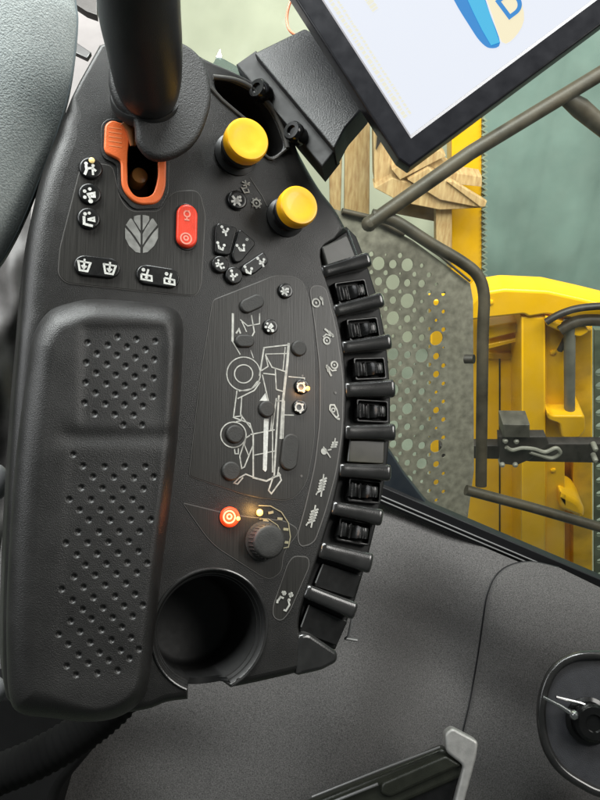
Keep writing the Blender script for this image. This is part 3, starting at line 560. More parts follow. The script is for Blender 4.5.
# corner nose at the lower end
nose = rnd([L(*p, 0) for p in [(298, 634), (308, 632), (338, 652), (337, 662), (322, 670), (296, 676)]], .003, 5)
MB().prism([nose], -0.02, 0.0016, 0.003, 4).build('corner_nose', M_fin, con)
def rect_at(cx, cy, hx, hy, rot, h, r):
    c = L(cx, cy, h); cr, sr = math.cos(rot), math.sin(rot)
    pts = [Vector((c.x+(x*cr-y*sr)*PX, c.y+(x*sr+y*cr)*PX)) for x, y in ((-hx, -hy), (hx, -hy), (hx, hy), (-hx, hy))]
    return rnd(pts, r*PX, 4)
for cx, cy, rot in ((352, 291.5, .24), (363.5, 329, .18), (370, 368.5, .10), (372.5, 411, .0), (364.5, 491, -.09), (354.5, 531.5, -.18)):
    c = L(cx, cy, 0); cr, sr = math.cos(rot), math.sin(rot)
    bz = MB(); bz.prism([rect_at(cx, cy, 19.5, 12.2, rot, -0.004, 2.5), rect_at(cx, cy, 17, 9.8, rot, -0.004, 2)], -0.010, -0.0035, 0.0006, 2); bo = bz.build('rocker_switch', M_black, con)
    rk = MB(); rows = []
    for i in range(33):   # rocker profile along the long side
        t = -1+2*i/32
        z = 0.0005+0.0022*math.exp(-((t+.62)/.20)**2)-0.0028*math.exp(-((t+.18)/.26)**2)+0.0034/(1+math.exp(-(t-.28)/.05))-0.004*max(0, (t-.8)/.2)**2
        wd = 8.8 if t < .25 else 7.0 if t > .35 else 8.8-1.8*(t-.25)/.1
        row = []
        for k in range(9):
            v = -1+2*k/8; zz = z-0.002-0.0016*abs(v)**4
            if k in (0, 8): zz = -0.009
            x = t*16.8*PX; y = (v if abs(v) < 1 else math.copysign(1, v))*wd*PX
            row.append((c.x+x*cr-y*sr, c.y+x*sr+y*cr, zz))
        rows.append(row)
    rk.grid(rows); rk.add(rows[0], [tuple(range(9))]); rk.add(rows[-1], [tuple(range(9))])
    rk.build('rocker', M_btn, bo, sharp=45)
    gr = MB()
    for q_ in (-13.5, -3.5):
        x = q_*PX; pts = [(c.x+x*cr-y*PX*sr, c.y+x*sr+y*PX*cr, -0.0012 if q_ < -10 else -.0022) for y in (-7.5, -3, 3, 7.5)]
        gr.tube(pts, .0007, 6)
    for q_ in (6.5, 9.5, 12.5):
        x = q_*PX; gr.tube([(c.x+x*cr-y*PX*sr, c.y+x*sr+y*PX*cr, 0.0014) for y in (-5.5, 0, 5.5)], .0006, 6)
    gr.build('grip_rib', M_fin, bo)
def blank(pts, m, h=-0.002, label=None): return MB().prism([rnd([L(*p, h) for p in pts], .0015, 3)], -0.010, h, 0.0008, 3).build('blank_cover', m, con, label=label)
blank([(322, 247), (347, 235), (357, 256), (328, 267)], M_greyblank, 0.0008, 'grey blank cover above the switch row')
blank([(350, 440), (385, 440), (384, 464), (348, 462)], M_blank, -0.004)
blank([(323, 563), (362, 575), (354, 599), (314, 586)], M_black, -0.006); blank([(309, 604), (348, 621), (337, 646), (299, 632)], M_black, -0.006)
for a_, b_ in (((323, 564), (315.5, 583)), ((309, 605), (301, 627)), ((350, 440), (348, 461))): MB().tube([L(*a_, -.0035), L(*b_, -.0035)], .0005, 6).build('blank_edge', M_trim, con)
MB().tube([L(352, 618, -.008), L(348.5, 636, -.008), L(345, 638.5, -.010), L(357, 640.5, -.010)], .0010, 8).build('metal_clip', M_trim, con); MB().tube([L(347, 230, .001), L(357, 257, .001)], .0011, 8).build('edge_strip', M_chrome, con)
# ---- joystick
jb = MB(); bh = 0.026
bo = v2(cat([L(*p, bh) for p in [(150, 38), (182, 41), (203, 58), (211, 82), (211, 106), (201, 134), (186, 150), (166, 158), (150, 155), (138, 140), (135, 120), (117, 100), (110, 75), (118, 50)]], 5, True))
jb.prism([bo], bh-0.006, bh, 0.0035, 5, True); joy = jb.build('joystick_boot', M_boot, con)
sk = MB(); c0 = L(150, 142, -0.02); c1 = c = sum((Vector((p.x, p.y, bh-.004)) for p in bo), Vector())/len(bo); sk.tube([c0, c0*.6+c1*.4, c1], [.008, .011, .016], 24); sk.build('joystick_stem', M_black, joy)
cp = MB(); pc = L(133, 125, 0.006); cp.tube([L(124, 122, .008), L(131, 131, .006), L(133, 146, .004)], [.003, .0035, .002], 12); cp.build('copper_bush', M_copper, joy)
# handle: loft of rings through camera-space stations
hp = [((148, 110), .490, 15), ((148.5, 101), .484, 25.5), ((148, 86), .474, 32), ((146.5, 66), .462, 35.5), ((143.5, 40), .446, 38.5), ((139.5, 10), .428, 41), ((138, -25), .410, 41.5), ((137, -70), .390, 41), ((138, -120), .372, 37), ((142, -160), .36, 26), ((144, -178), .355, 8)]
pts = [CF.c(c3(a[0], a[1], d)) for a, d, r in hp]; rr = [r*d/F for a, d, r in hp]
P3 = cat(pts, 5); R3 = [v[0] for v in cat([(r, 0, 0) for r in rr], 5)]
hd = MB(); hd.tube(P3, R3, 40); hd.build('joystick_handle', M_handle, joy, sharp=60)
cr_ = MB(); cc = CF.c(c3(145.5, 95, .487)); ax = (pts[3]-pts[0]).normalized(); rr0 = 35*.487/F
cr_.lathe(cc, [(rr0*.98, -.008), (rr0*1.0, -.003), (rr0*.97, -.001), (rr0*.93, -.001), (rr0*.88, -.004), (rr0*.5, -.005)], 48, axis=ax); cr_.build('handle_collar', mat('collar_black', (.008, .008, .008), .6), joy)

# ================================================================ MONITOR AND BRACKET
MF = Fr(410, 168, 0.50, (0.0, 0.0, 1.0)); mon = root(MF, 'display_monitor', 'tilted flat display with black bezel and bright white screen above the console', 'monitor')
u = Vector((.802, .597)); v = Vector((-.597, .802)); mp_ = 0.5/F
def MP(a, b): return u*a*mp_+v*b*mp_
v = Vector((-.541, .841)); PO_ = lambda x, y: Vector(MF.l(x, y, 0)[:2])
c_o = PO_(410, 167); c_l = PO_(398.5, 159); c_i = PO_(411, 138.5)
outer = rnd([c_o, c_o+u*430*mp_, c_o+u*430*mp_+v*330*mp_, c_l+v*315*mp_, c_l], .0008, 4)
inner = [c_i, c_i+u*392*mp_, c_i+u*392*mp_+v*282*mp_, c_i+v*282*mp_]
def MP(a, b): return c_i+u*(a-19)*mp_+v*(b-24)*mp_
MB().prism([outer, inner], -0.014, 0, [0.0015, 0.0], 3, True).build('bezel', M_bezel, mon)
cham = MB()
i2 = [MP(22, 28), MP(408, 28), MP(408, 302), MP(22, 302)]
for k in range(4):
    a, b = inner[k], inner[(k+1) % 4]; a2, b2 = i2[k], i2[(k+1) % 4]
    cham.add([(a.x, a.y, -0.0003), (b.x, b.y, -0.0003), (b2.x, b2.y, -0.003), (a2.x, a2.y, -0.003)], [(0, 1, 2, 3)])
cham.build('bezel_chamfer', M_bezin, mon)
scr = MB().prism([i2], -0.006, -0.0029, 0, 1).build('screen', M_scr, mon)
def SL(px, py): return MF.l(px, py, -0.0026)
lg = MB(); lg.prism([cat([SL(*p) for p in [(440, -32), (454, 0), (469, 25), (480, 41), (490, 48), (500, 43), (490, 14), (483, -8), (476, -32)]], 4, True)], -.0028, -.0024, 0, 1); lg.build('screen_emblem', M_scrb, scr)
lg = MB(); lg.prism([[SL(*p) for p in [(463, -10), (474, 14), (482, 30), (491, 45.5), (499.5, 42.5), (489, 12), (480, -12)]]], -.0028, -.0021, 0, 1); lg.build('screen_emblem_cyan', M_scrc, scr)  # cyan part of the emblem's own colour gradient
lg = MB(); lg.prism([cat([SL(*p) for p in [(478, -30), (484, -8), (492, 14), (502, 42), (514, 38), (524, 20), (520, -4), (512, -30)]], 3, True)], -.0028, -.0025, 0, 1); lg.build('screen_cream_patch', M_scry, scr)
fc = bpy.data.curves.new('D', 'FONT'); fc.body = 'D'; fc.size = 0.022; fc.offset = 0.0004; to = bpy.data.objects.new('tmp', fc); COL.objects.link(to)
dg = bpy.context.evaluated_depsgraph_get(); dm = bpy.data.meshes.new_from_object(to.evaluated_get(dg)); bpy.data.objects.remove(to)
dm.materials.clear(); dm.materials.append(M_scrb); do = bpy.data.objects.new('screen_letter', dm); COL.objects.link(do); do.parent = scr
q = SL(507, 21); do.location = (q.x, q.y, -0.0020); do.rotation_euler = (0, 0, math.atan2(u.y, u.x))
tx = MB()
for row, (a0, bmax, wr, hgt) in enumerate([(27, 250, 5, 2.0), (33, 215, 4, 1.2), (60, 300, 7, 3.4)]):
    b = 45 if row < 2 else 150
    while b < bmax:
        l_ = random.uniform(1.5, wr); tx.prism([[MP(a0-hgt+random.random(), b), MP(a0+hgt+random.random(), b), MP(a0+hgt, b+l_), MP(a0-hgt, b+l_)]], -.0028, -.0025, 0, 1); b += l_+random.uniform(.8, 2)
tx.build('faint_screen_text', M_scrt, scr)
BF = Fr(300, 95, 0.535, (-0.15, 0.25, 0.95)); br = root(BF, 'monitor_bracket', 'black metal bracket box with two round thumb knobs joining console and display', 'bracket')
b1 = rnd([BF.l(*p) for p in [(254, 53), (305, 28), (372, 70), (366, 104), (345, 128), (334, 149)]], .002, 3)
MB().prism([b1], -0.022, 0, 0.0012, 3, True).build('bracket_box', M_box, br)
MB().prism([[BF.l(*p, -.006) for p in [(236, 64), (256, 50), (337, 148), (322, 167)]]], -0.026, -0.006, 0.0012, 3, True).build('clamp_plate', mat('clamp_black', (.006, .006, .006), .6, noise=.2), br)
for px, py, rp in ((266, 90, 9.5), (301, 132, 9)):
    c = BF.l(px, py, 0.0); r = rp*.53/F; k = MB(); ax = (-.45, -.1, 1)
    k.lathe(Vector((c.x, c.y, -.008)), [(r*.8, 0), (r, .003), (r, .008), (r*1.12, .009), (r*1.12, .0135), (r*.95, .015), (r*.55, .015), (r*.5, .013), (r*.1, .013)], 24, axis=ax); k.build('thumb_knob', M_gloss, br)
WF = Fr(295, 20, .60, (0, 0, 1))
tagtop(MB().tube(cat([WF.l(x, y, z) for x, y, z in [(296, -10, 0), (289, 6, .0), (287, 20, .0), (290, 31, .002), (300, 37, .003), (312, 38, .004), (330, 36, 0)]], 6), .0011, 8).build('cable', M_wire, None, M=WF.M), 'thin orange cable looping behind the display edge', 'cable')
XF = Fr(225, 68, .56, (0.3, 0.3, .9))
tagtop(MB().prism([[XF.l(*p) for p in [(207, 70), (214, 62), (220, 49), (222, 58), (240, 68), (250, 78), (242, 84), (226, 78)]]], -.0006, 0, 0, 1, True).build('plastic_film', M_clear, None, M=XF.M), 'scrap of clear shiny plastic film standing up behind the console', 'film')
# ================================================================ SEAT AND LEFT SIDE
SF = Fr(30, 100, .50, (0.2, 0.1, .97)); seat = root(SF, 'driver_chair', 'blue grey fabric driver chair beside the console', 'chair')
edge = cat([Vector(p) for p in [(66, -120), (71, -60), (74.5, 0), (76.5, 22), (73, 60), (67, 95), (55, 135), (42, 170), (27, 208), (12, 240), (-6, 268), (-40, 300)]], 5)
rows = []
for p in edge:
    row = []
    for k in range(22):
        a = k/21*math.pi*0.62 - 0.35; rr_ = .085
        base = c3(p.x, p.y, .50)
        dirx = Vector((-.97, -.12 if p.y > 60 else 0.0, 0)).normalized()
        row.append(SF.c(base+dirx*(rr_*(1-math.cos(a)))+Vector((0, 0, rr_*math.sin(a)*.55))))
    rows.append(row)
MB().grid(rows).build('side_bolster', M_seat, seat, sharp=80)
MB().tube([SF.c(c3(p.x+.4, p.y, .501)) for p in edge], .0010, 6).build('seam_piping', mat('piping', (.16, .19, .2), .9), seat)
CFm = Fr(10, 350, .62, (0.2, 0, .98)); rows = []
for i in range(60):
    y = 170+i*(560-170)/59; xr = 34-(y-170)*.068 if y < 430 else 16-(y-430)*.13
    rows.append([CFm.l(-80+(xr+80)*j/30, y, .009*math.sin(j*.28+y*.022)+.004*math.sin(j*.6-y*.05)+.0015*math.sin(y*.11+j*.4)-.012*(j/30)**6) for j in range(31)])
MB().grid(rows).build('lower_seat_cover', M_cloth, None, M=CFm.M, sharp=80)
lc = bpy.data.objects['lower_seat_cover']; mw = lc.matrix_world.copy(); lc.parent = seat; lc.matrix_parent_inverse = SF.M.inverted(); lc.matrix_world = mw
CFl = Fr(30, 200, .95, (0.1, 0.3, .95))
tagtop(MB().prism([[CFl.l(*p) for p in [(-120, -300), (118, -300), (120, 10), (190, 60), (190, 330), (60, 330), (20, 330), (-120, 330)]]], -.02, 0, .002, 2, True).build('floor', M_pale, None, M=CFl.M), None, None, kind='structure')
KF = Fr(90, 30, .86, (0.1, 0.3, .95))
SB = Fr(0, 770, .72, (0.1, 0.1, 1)); sb = MB().prism([rnd([SB.l(*p) for p in [(-80, 690), (90, 690), (112, 728), (60, 790), (40, 860), (-80, 860)]], .01, 4)], -.08, 0, .01, 4, True).build('added_dark_block', mat('dark_block_black', (.006, .006, .006), .8, spec=.2, noise=.2, nscale=60, bump=.3), None, M=SB.M); mw = sb.matrix_world.copy(); sb.parent = seat; sb.matrix_parent_inverse = SF.M.inverted(); sb.matrix_world = mw  # black block added to darken the corner below the armrest end
st = root(KF, 'black_strap', 'short flat black strap end lying on the pale panel left of the joystick', 'strap'); MB().prism([[KF.l(*p) for p in [(70, 38), (91, 52), (87, 58), (68, 49)]]], -.006, .0, .001, 2, True).build('strap_end', M_black, st)
MB().prism([[KF.l(*p) for p in [(66, -90), (96, -90), (97, 15), (86, 11), (74, 3)]]], -.010, 0, .001, 2, True).build('strap_bracket', M_iron, st)
HF = Fr(50, 750, .60, (0, 0, 1))
P = cat([HF.l(x, y, z) for x, y, z in [(-60, 800, .0), (-10, 778, .0), (40, 757, 0), (85, 730, -.004), (120, 700, -.02), (150, 660, -.05)]], 30); Rr = [.0155+.0007*math.sin(i*1.35) for i in range(len(P))]
tagtop(MB().tube(P, Rr, 28).build('corrugated_conduit', mat('conduit_black', (.003, .003, .003), .9, spec=.2), None, M=HF.M, sharp=80), 'black corrugated cable conduit running under the armrest end', 'conduit')
NF = Fr(0, 480, .56, (0, 0, 1)); 
tagtop(MB().ball(NF.l(-3, 482, 0), .010, 20, (.9, 1.35, .8)).ball(NF.l(-5, 690, 0.0), .009, 16, (1, 1.1, .8)).tube([NF.l(-5, 482, -.004), NF.l(-9, 590, -.008), NF.l(-7, 690, -.004)], .004, 10).build('seat_lever', mat('lever_grey', (.16, .16, .165), .5), None, M=NF.M), 'grey lever with rounded ends at the seat edge left of the armrest', 'lever')
# ================================================================ CAB SIDE PANEL
PFm = Fr(450, 650, .90, (0, 0, 1)); wallp = root(PFm, 'cab_side_panel', 'dark grey carpeted cab side panel below the window', 'side panel')
def ysill(x): return 480+(x-340)*.425
prof = [(-40, .975), (0, .955), (40, .917), (80, .900), (120, .903), (160, .908), (200, .895), (240, .870), (280, .846), (320, .826), (360, .81), (400, .797), (600, .75)]
def dep(x, y):
    s_ = y-ysill(x); s2 = s_+ (x-430)*0.10+4*math.sin(x*.021)
    if s2 < prof[0][0]: b = prof[0][1]
    else:
        b = prof[-1][1]
        for i in range(len(prof)-1):
            if prof[i][0] <= s2 <= prof[i+1][0]:
                t = (s2-prof[i][0])/(prof[i+1][0]-prof[i][0]); p0 = prof[max(i-1, 0)][1]; p1 = prof[i][1]; p2 = prof[i+1][1]; p3 = prof[min(i+2, len(prof)-1)][1]
                b = 0.5*(2*p1+(p2-p0)*t+(2*p0-5*p1+4*p2-p3)*t*t+(3*p1-p0-3*p2+p3)*t**3); break
    b += .055*math.exp(-((x-440-(y-600)*.05)/48)**2)*math.exp(-((y-640)/80)**2)-.030*math.exp(-((x-345)/45)**2)*math.exp(-((y-700)/70)**2)+.03*math.exp(-((x-150)/90)**2)*math.exp(-((y-760)/45)**2)
    return b
rows = []
for i in range(90):
    rows.append([PFm.c(c3(x, y, dep(x, y))) for x in np.linspace(-140, 760, 110) for y in [ysill(x)+6+(1000-ysill(x))*(i/89)**1.15]])
MB().grid(rows).build('carpet_lining', M_carpet, wallp, sharp=80)
Lc = cat([Vector(p) for p in [(560, 568), (532, 562), (510, 566), (496, 577), (488, 596), (484, 620), (479, 655), (471, 700), (462, 740), (452, 790), (440, 860), (425, 960)]], 6)
rows = []
nL = len(Lc)
for j, p in enumerate(Lc):
    yr = ysill(780)+8+(1050-ysill(780)-8)*(j/(nL-1))**1.5; row = [PFm.c(c3(p.x-.5, p.y, dep(p.x, p.y)+.004)), PFm.c(c3(p.x-.2, p.y, dep(p.x, p.y)-.004)), PFm.c(c3(p.x+1.5, p.y+.5, dep(p.x, p.y)-.007))]
    for k in range(1, 40):
        t = (k/39)**1.3; x = p.x+(780-p.x)*t; y = p.y+(yr-p.y)*t; row.append(PFm.c(c3(x, y, dep(x, y)-.008)))
    rows.append(row)
MB().grid(rows).build('door_lining', M_carpet, wallp, sharp=80, label='raised right-hand carpet section with rounded top corner')
MB().tube([PFm.c(c3(p.x-1.0, p.y, dep(p.x, p.y)-.0006)) for p in Lc], .0014, 6).build('seam_dark_line', M_gasket, wallp)  # thin dark tube added so the gap between the linings reads darker
# recess with latch
RF = Fr(595, 722, .80, (-.05, .25, .97)); lat = root(RF, 'door_latch', 'black oval latch recess with round knob and steel lever on the carpeted panel', 'latch')
c = RF.l(598, 722); ring_px = [(600, 655), (575, 657), (556, 668), (545, 688), (541, 715), (546, 745), (560, 768), (582, 784), (605, 793), (640, 790), (665, 760), (668, 720), (660, 680), (636, 658)]
rp = cat([RF.l(*p, .004) for p in ring_px], 6, True); rp.append(rp[0]); MB().tube(rp, .0050, 12, False).build('recess_rim', M_fin, lat)
MB().prism([v2(cat([RF.l(*p) for p in ring_px], 4, True))], -.004, 0.001, .001, 2).build('recess_plate', mat('recess_plastic', (.032, .033, .038), .5, noise=.2, nscale=80, bump=.5), lat)
c = RF.l(591, 722, .01); MB().lathe(Vector((c.x, c.y, 0)), [(.024, 0), (.024, .004), (.020, .006), (.019, .018), (.016, .021), (.009, .021), (.008, .018), (.001, .018)], 40).build('latch_knob', M_gloss, lat)
lv = MB(); lv.tube([RF.l(543, 697, .020), RF.l(560, 706, .022), RF.l(574, 715, .024)], [.0016, .0022, .0028], 10); lv.ball(RF.l(574, 715, .025), .0052, 14); lv.tube([RF.l(556, 697, .014), RF.l(580, 703, .014), RF.l(602, 712, .014)], .0018, 8); lv.build('steel_lever', M_chrome, lat)
# grab handle
GFm = Fr(440, 760, .78, (-.1, .3, .95)); gh = root(GFm, 'grab_handle', 'dark olive grab bar ending in a cast silver bracket on the carpet', 'handle'); G_ = GFm.l
br_ = MB(); br_.prism([rnd([G_(*p) for p in [(444, 733), (452, 727), (478, 741), (476, 757), (463, 805), (455, 850), (442, 850), (463, 765), (446, 752)]], .004, 5)], -.02, 0.004, .003, 4, True); br_.build('end_bracket', M_alu, gh)
ba = MB(); ba.prism([rnd([G_(*p) for p in [(290, 812), (443, 748), (464, 762), (463, 778), (300, 850)]], .004, 4)], -.03, -.004, .004, 4, True); ba.build('grab_bar', M_dkgreen, gh)
ba = MB(); ba.prism([rnd([G_(*p, .0) for p in [(381, 783), (446, 755), (463, 765), (390, 798), (380, 794)]], .004, 4)], -.006, 0.0005, .003, 4, True); ba.build('bar_sleeve', M_dkgreen, gh)
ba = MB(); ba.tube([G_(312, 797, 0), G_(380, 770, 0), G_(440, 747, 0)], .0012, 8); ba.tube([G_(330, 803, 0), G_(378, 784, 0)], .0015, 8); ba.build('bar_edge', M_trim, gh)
MB().prism([[G_(*p, -.006) for p in [(385, 802), (461, 770), (452, 800), (430, 850), (360, 850)]]], -.03, -.008, .001, 2, True).build('bar_underside', M_black, gh)
# ================================================================ WINDOW
GW = Fr(470, 535, .955, (0.0, -0.33, .944)); win = root(GW, 'side_window', 'cab side window pane with black rubber gasket along its lower edge', 'window')
gk = MB(); A = [(x, ysill(x)-3) for x in (300, 800)]
def strip(off0, off1, h0, h1, m, name): return MB().prism([[GW.l(200, ysill(200)+off0, h1), GW.l(820, ysill(820)+off0, h1), GW.l(820, ysill(820)+off1, h1), GW.l(200, ysill(200)+off1, h1)]], h0, h1, .0012, 3, True).build(name, m, win)
strip(-11, 7, -.012, .006, M_gasket, 'gasket')
for off in (-1.5, 2.8):
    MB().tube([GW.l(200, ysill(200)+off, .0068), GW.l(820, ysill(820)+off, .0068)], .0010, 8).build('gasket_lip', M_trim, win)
MB().prism([[GW.l(*p, -.006) for p in [(180, 420), (380, 440), (392, 455), (404, 474), (425, 501), (436, 512), (180, 420)][:-1]]], -.02, -.004, .001, 2, True).build('frame_corner', mat('frame_navy', (.014, .018, .026), .4), win)
MB().prism([[GW.l(*p, -.001) for p in [(180, 430), (820, 690), (900, -400), (120, -400)]]], -.005, -.001, 0, 1, True).build('glass', M_glass, win)
# ================================================================ STEP GUARD (perforated) AND RAILS
SG = Fr(420, 380, 1.35, (0.25, -0.25, .93)); sg = root(SG, 'perforated_guard', 'dusty grey perforated sheet guard with round holes outside the window', 'guard'); g_ = SG.l
so = [g_(*p) for p in [(320, 205), (352, 214), (385, 226), (412, 240), (470, 283), (473, 300), (474, 470), (466, 530), (452, 560), (320, 470)]]
holes = []; used = []; sc = 1.35/F
for j in range(8):
    x0 = 350+j*14.4
    for k in range(17):
        for x, y, r in ((x0, 226+36*k+18*(j % 2), 6.9), (x0, 226+36*k+18*((j+1) % 2), 4.0), (x0+7.2, 235+18*k*1.0, 2.4)):
            y += (x-350)*.05; r *= random.uniform(.82, 1.08)
            if random.random() < .10 or (x0 > 420 and r > 3 and k % 3): r *= .5
            if y < 249+max(0, (x-400))*.66 or x > 446 or y > 506: continue
            if any(math.hypot(x-a_, y-b_) < r+c_+1.2 for a_, b_, c_ in used): continue
            used.append((x, y, r)); holes.append(circ(g_(x, y), r*sc, 14))
MB().prism([so]+holes, -.003, 0, 0, 1).build('perforated_sheet', M_perf, sg)
e = MB(); e.tube([g_(405, 233, .006), g_(440, 256, .006), g_(470, 281, .006)], .0022, 8); e.tube([g_(342, 211, .004), g_(372, 218, .004), g_(404, 234, .004)], .005, 10); e.build('guard_rod', M_tube, sg)
HR = Fr(480, 250, 1.22, (0.1, -0.2, .95)); hr = root(HR, 'access_handrail', 'dirty grey bent tube handrail crossing behind the window', 'handrail'); h_ = HR.l
MB().ball(h_(369, 224, 0), .0125, 14).tube([h_(369, 224, .0), h_(470, 153, .02), h_(600, 74, .03), h_(760, -22, .05)], .0115, 18).build('upper_tube', M_tube, hr)
tb = cat([h_(x, y, 0) for x, y in [(372, 215), (395, 221), (430, 243), (462, 262), (478, 276), (484, 296), (483, 330), (482, 400), (481, 486)]], 8)
MB().tube(tb, .0098, 18).build('bent_tube', M_tube, hr)
MB().tube([h_(466, 490, .02), h_(530, 507, .02), h_(620, 533, .02), h_(760, 575, .03)], .0090, 18).build('lower_tube', M_tube, hr)
MB().tube([h_(566, 98, .02), h_(580, 108, .01), h_(606, 130, 0), h_(660, 175, 0)], [.012, .016, .014, .012], 16).build('branch_tube', M_tube, hr)
MB().tube([h_(474, 359, -.01), h_(465, 359, -.02)], .008, 10).build('clamp', M_iron, hr)
# ================================================================ YARD BEHIND THE GLASS
nb = R.transposed() @ Vector((0, -1, 0))
YF = Fr(530, 420, 2.6, nb); ym = root(YF, 'yellow_harvester_header', 'bright yellow painted farm machine frame with post and bracket outside the window', 'farm machine'); y_ = YF.l; ys_ = 2.6/F
def yp(name, pts, h0, h1, bev=.008, m=M_ypaint, r=0, parent=ym):
    P = [y_(*p, h1) for p in pts]; P = rnd(P, r, 4) if r else v2(P)
    return MB().prism([P], h0, h1, bev, 3, True).build(name, m, parent)
yp('back_panel', [(430, 300), (593, 300), (593, 640), (430, 640)], -.16, -.12)
yp('hood', [(470, 304), (480, 293), (505, 289), (548, 291), (584, 299), (625, 309), (625, 330), (546, 315), (528, 318), (524, 315), (470, 321)], -.03, .05, .010, r=.010)
yp('lower_hood_lip', [(486, 328), (521, 322), (521, 332), (486, 341)], -.10, -.02, .01); yp('second_lip', [(486, 345), (521, 338), (521, 341), (486, 350)], -.10, -.04, .004)
yp('main_post', [(521, 317), (546, 317), (546, 640), (521, 640)], -.12, .04, .008)
yp('side_post', [(545, 325), (565, 325), (565, 640), (545, 640)], -.12, .0, .006)
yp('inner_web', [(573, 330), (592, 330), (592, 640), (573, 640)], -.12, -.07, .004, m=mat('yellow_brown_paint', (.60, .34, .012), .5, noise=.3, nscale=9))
yp('bracket', [(547, 412), (553, 416), (585, 416), (586, 430), (580, 438), (562, 438), (560, 424), (548, 420)], -.08, .06, .006, r=.012)
yp('upper_bracket', [(546, 318), (560, 324), (584, 326), (590, 332), (580, 338), (560, 332), (546, 326)], -.08, .06, .006, r=.012)
for x, y in [(553, 352), (553, 470), (490, 302)]:
    MB().lathe(y_(x, y, .05 if y < 320 else (.041 if x < 546 else .001)), [(.010, -.004), (.010, .004), (.007, .006)], 6).build('bolt', M_ypaint, ym)
MB().prism([v2([y_(*p, -.118) for p in [(499, 352), (500.5, 352), (500.5, 640), (499, 640)]])], -.12, -.117, 0, 1).build('panel_seam', M_iron, ym)
MB().prism([v2([y_(*p, -.116) for p in [(484, 352), (521, 352), (521, 358), (484, 358)]])], -.12, -.110, .002, 1).build('cross_rib', M_ypaint, ym)
yp('chute', [(560, 492), (580, 502), (586, 512), (584, 520), (560, 510)], -.08, .04, .02, r=.02)
MB().tube([y_(569.5, 320, .05), y_(569.5, 415, .02)], .018, 18).build('strut', M_gcyl, ym)
MB().tube(cat([y_(x, y, .08) for x, y in [(546, 322), (560, 314), (580, 308), (610, 306), (640, 308)]], 5), .011, 10).build('hose', M_iron, ym)
MB().tube(cat([y_(x, y, .06) for x, y in [(560, 330), (575, 322), (592, 320), (620, 322)]], 5), .018, 10).build('lower_hose', M_tube, ym)
MB().tube([y_(560, 350, .03), y_(575, 322, .05)], .010, 10).build('hose_clip', M_iron, ym)
LK = Fr(540, 455, 2.2, nb); lk = root(LK, 'hitch_linkage', 'dark iron hitch bar with bolts and shackle across the yellow machine', 'linkage'); k_ = LK.l
def kp(name, pts, h0, h1, bev=.004, m=M_iron): return MB().prism([v2([k_(*p, h1) for p in pts])], h0, h1, bev, 2, True).build(name, m, lk)
kp('hitch_bar', [(440, 446), (505, 446), (505, 441), (546, 444), (640, 444), (640, 464), (530, 462), (515, 460), (440, 458)], -.03, 0)
kp('hitch_plate', [(499, 437), (546, 437), (549, 444), (530, 460), (516, 466), (500, 464)], -.01, .02); kp('hitch_block', [(503, 424.5), (530, 425), (530, 438), (503, 438)], -.03, .03, .004, mat('hitch_grey', (.06, .055, .045), .5, noise=.4, nscale=30))
for x, y in [(505, 440), (516, 440.5), (502, 464), (515, 464), (595, 448), (595, 459)]: MB().lathe(k_(x, y, .02), [(.008, -.02), (.008, .006), (.005, .010)], 10).build('bolt', M_gcyl, lk)
MB().tube(cat([k_(x, y, .026) for x, y in [(506, 447), (512, 450), (522, 448), (534, 449), (545, 452), (556, 448), (560, 453), (552, 458), (540, 455), (530, 452)]], 5), .006, 8).build('shackle', M_gcyl, lk)
# perforated strip at the right edge
CH = Fr(600, 450, 2.45, nb)
hl = [circ(CH.l(x, y), r_*2.45/F, 14) for k in range(20) for x, y, r_ in ((600.5, 372+k*13.5, 4.6), (611, 378.7+k*13.5, 4.6), (622, 372+k*13.5, 4.6))]
tagtop(MB().prism([v2([CH.l(*p) for p in [(594.5, 330), (640, 330), (640, 660), (594.5, 660)]])]+hl, -.012, 0, 0, 1).build('perforated_strip', mat('strip_green', (.07, .085, .055), .6, noise=.3, nscale=20), None, M=CH.M), 'grey green perforated metal strip at the right edge beside the yellow machine', 'metal strip')
# yellow column with serrated edge, crates, wood
YC = Fr(470, 200, 3.0, nb); yc = root(YC, 'yellow_column', 'tall yellow upright with toothed metal edge behind the wooden pallet', 'column')
MB().prism([v2([YC.l(*p) for p in [(452, 60), (482, 60), (482, 420), (450, 420)]])], -.12, 0, .006, 2, True).build('column_body', M_ypaint, yc)
te = MB(); tp = []
for k in range(60): tp.append(YC.l(484+(2.4 if k % 2 else -1.2), 118+k*4.3/1.5, .01))
te.tube(tp, .006, 6); te.prism([v2([YC.l(*p) for p in [(482, 100), (485, 100), (485, 290), (482, 290)]])], -.03, .004, .001, 1, True); te.build('toothed_edge', M_mesh, yc)
WPf = Fr(400, 170, 2.9, nb)
for i, (pts, h0, h1, lab) in enumerate([([(329, 150), (339, 128), (343, 128), (341, 215), (330, 215)], -.05, -.02, 'narrow shaded upright board nearest the console'), ([(345, 128), (366, 116), (370, 116), (369, 235), (344, 228)], -.03, .01, 'wide pale upright pine board left of the pallet')]):
    tagtop(MB().prism([v2([WPf.l(*p) for p in pts])], h0, h1, .004, 2, True).build('wooden_board', M_wood, None, M=WPf.M), lab, 'board', 'upright boards by the pallet')
PL = Fr(430, 175, 2.75, nb); pal = root(PL, 'wooden_pallet', 'weathered wooden pallet stack with loose planks under the display corner', 'pallet'); p_ = PL.l
def pp(pts, h0, h1, name='plank', m=M_wood): return MB().prism([v2([p_(*q_, h1) for q_ in pts])], h0, h1, .003, 2, True).build(name, m, pal)
pp([(373, 112), (384, 112), (402, 148), (402, 170), (392, 176), (376, 188), (374, 180)], -.10, -.02, 'end_board')
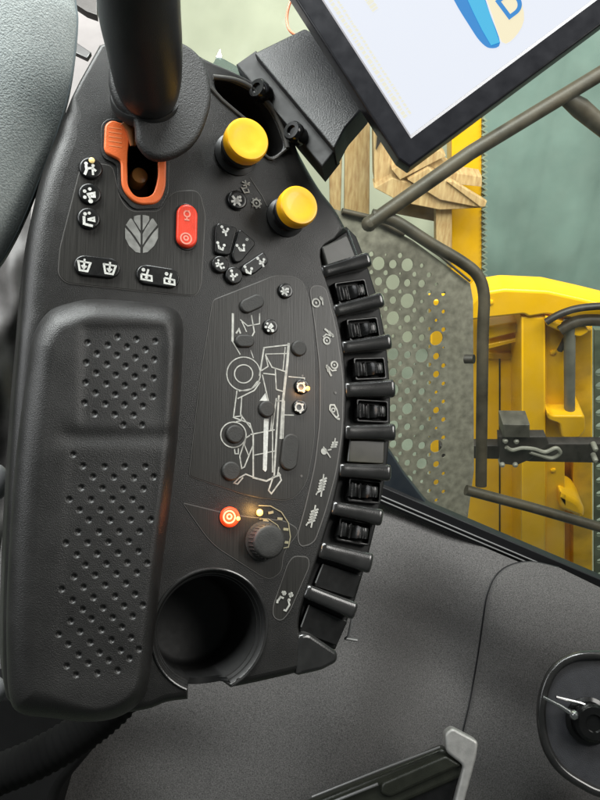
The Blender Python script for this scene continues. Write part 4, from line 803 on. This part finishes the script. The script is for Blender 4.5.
pp([(374, 188), (392, 178), (470, 200), (486, 206), (482, 208), (440, 210), (400, 202)], -.06, .02); pp([(392, 170), (440, 150), (446, 156), (400, 180)], -.03, .03); pp([(408, 180), (428, 168), (470, 196), (484, 206), (476, 207), (440, 200)], -.02, .04); pp([(438, 170), (482, 177), (482, 187), (450, 184)], -.10, -.03); pp([(447, 182), (453, 181), (487, 202), (485, 207), (480, 207)], .03, .05); pp([(416, 158), (432, 152), (452, 166), (440, 172)], -.05, .0); pp([(380, 160), (410, 168), (452, 190), (446, 194), (376, 180)], -.14, -.06)
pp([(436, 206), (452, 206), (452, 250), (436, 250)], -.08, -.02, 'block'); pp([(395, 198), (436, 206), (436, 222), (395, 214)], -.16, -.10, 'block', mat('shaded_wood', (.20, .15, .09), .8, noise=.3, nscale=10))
MB().prism([v2([p_(*q_, -.01) for q_ in [(376, 150), (386, 132), (378, 128)]])], -.02, -.008, 0, 1).build('knot', M_iron, pal)
# hall
mt = lambda n, c: mat(n, c)
tw = MB(); rows = []
for i in range(2):
    rows.append([(0.98+j*.06, 4.35+.02*math.sin(j*.9)+.012*math.sin(j*2.3), (-0.02, 6.0)[i]) for j in range(110)])
tw.grid(rows); tw.grid([[(x, y+.03, z) for x, y, z in r] for r in rows]); 
tagtop(tw.build('tarpaulin', M_tarp, None, sharp=80), 'hanging teal green tarpaulin covering the hall wall at right', 'tarpaulin')
wl = MB(); wl.add([(-7, 4.6, -.02), (7, 4.6, -.02), (7, 4.6, 6), (-7, 4.6, 6), (-7, 4.8, -.02), (7, 4.8, -.02), (7, 4.8, 6), (-7, 4.8, 6)], [(0, 1, 2, 3), (5, 4, 7, 6), (3, 2, 6, 7), (4, 0, 3, 7), (1, 5, 6, 2)])
tagtop(wl.build('hall_wall', M_wallp, None), 'pale green hall wall behind everything, coloured paler for the brighter light on it', 'wall')
fl = MB(); fl.add([(-8, -3, 0), (8, -3, 0), (8, 9, 0), (-8, 9, 0)], [(0, 1, 2, 3)]); tagtop(fl.build('ground', M_floor, None), None, None, kind='structure')
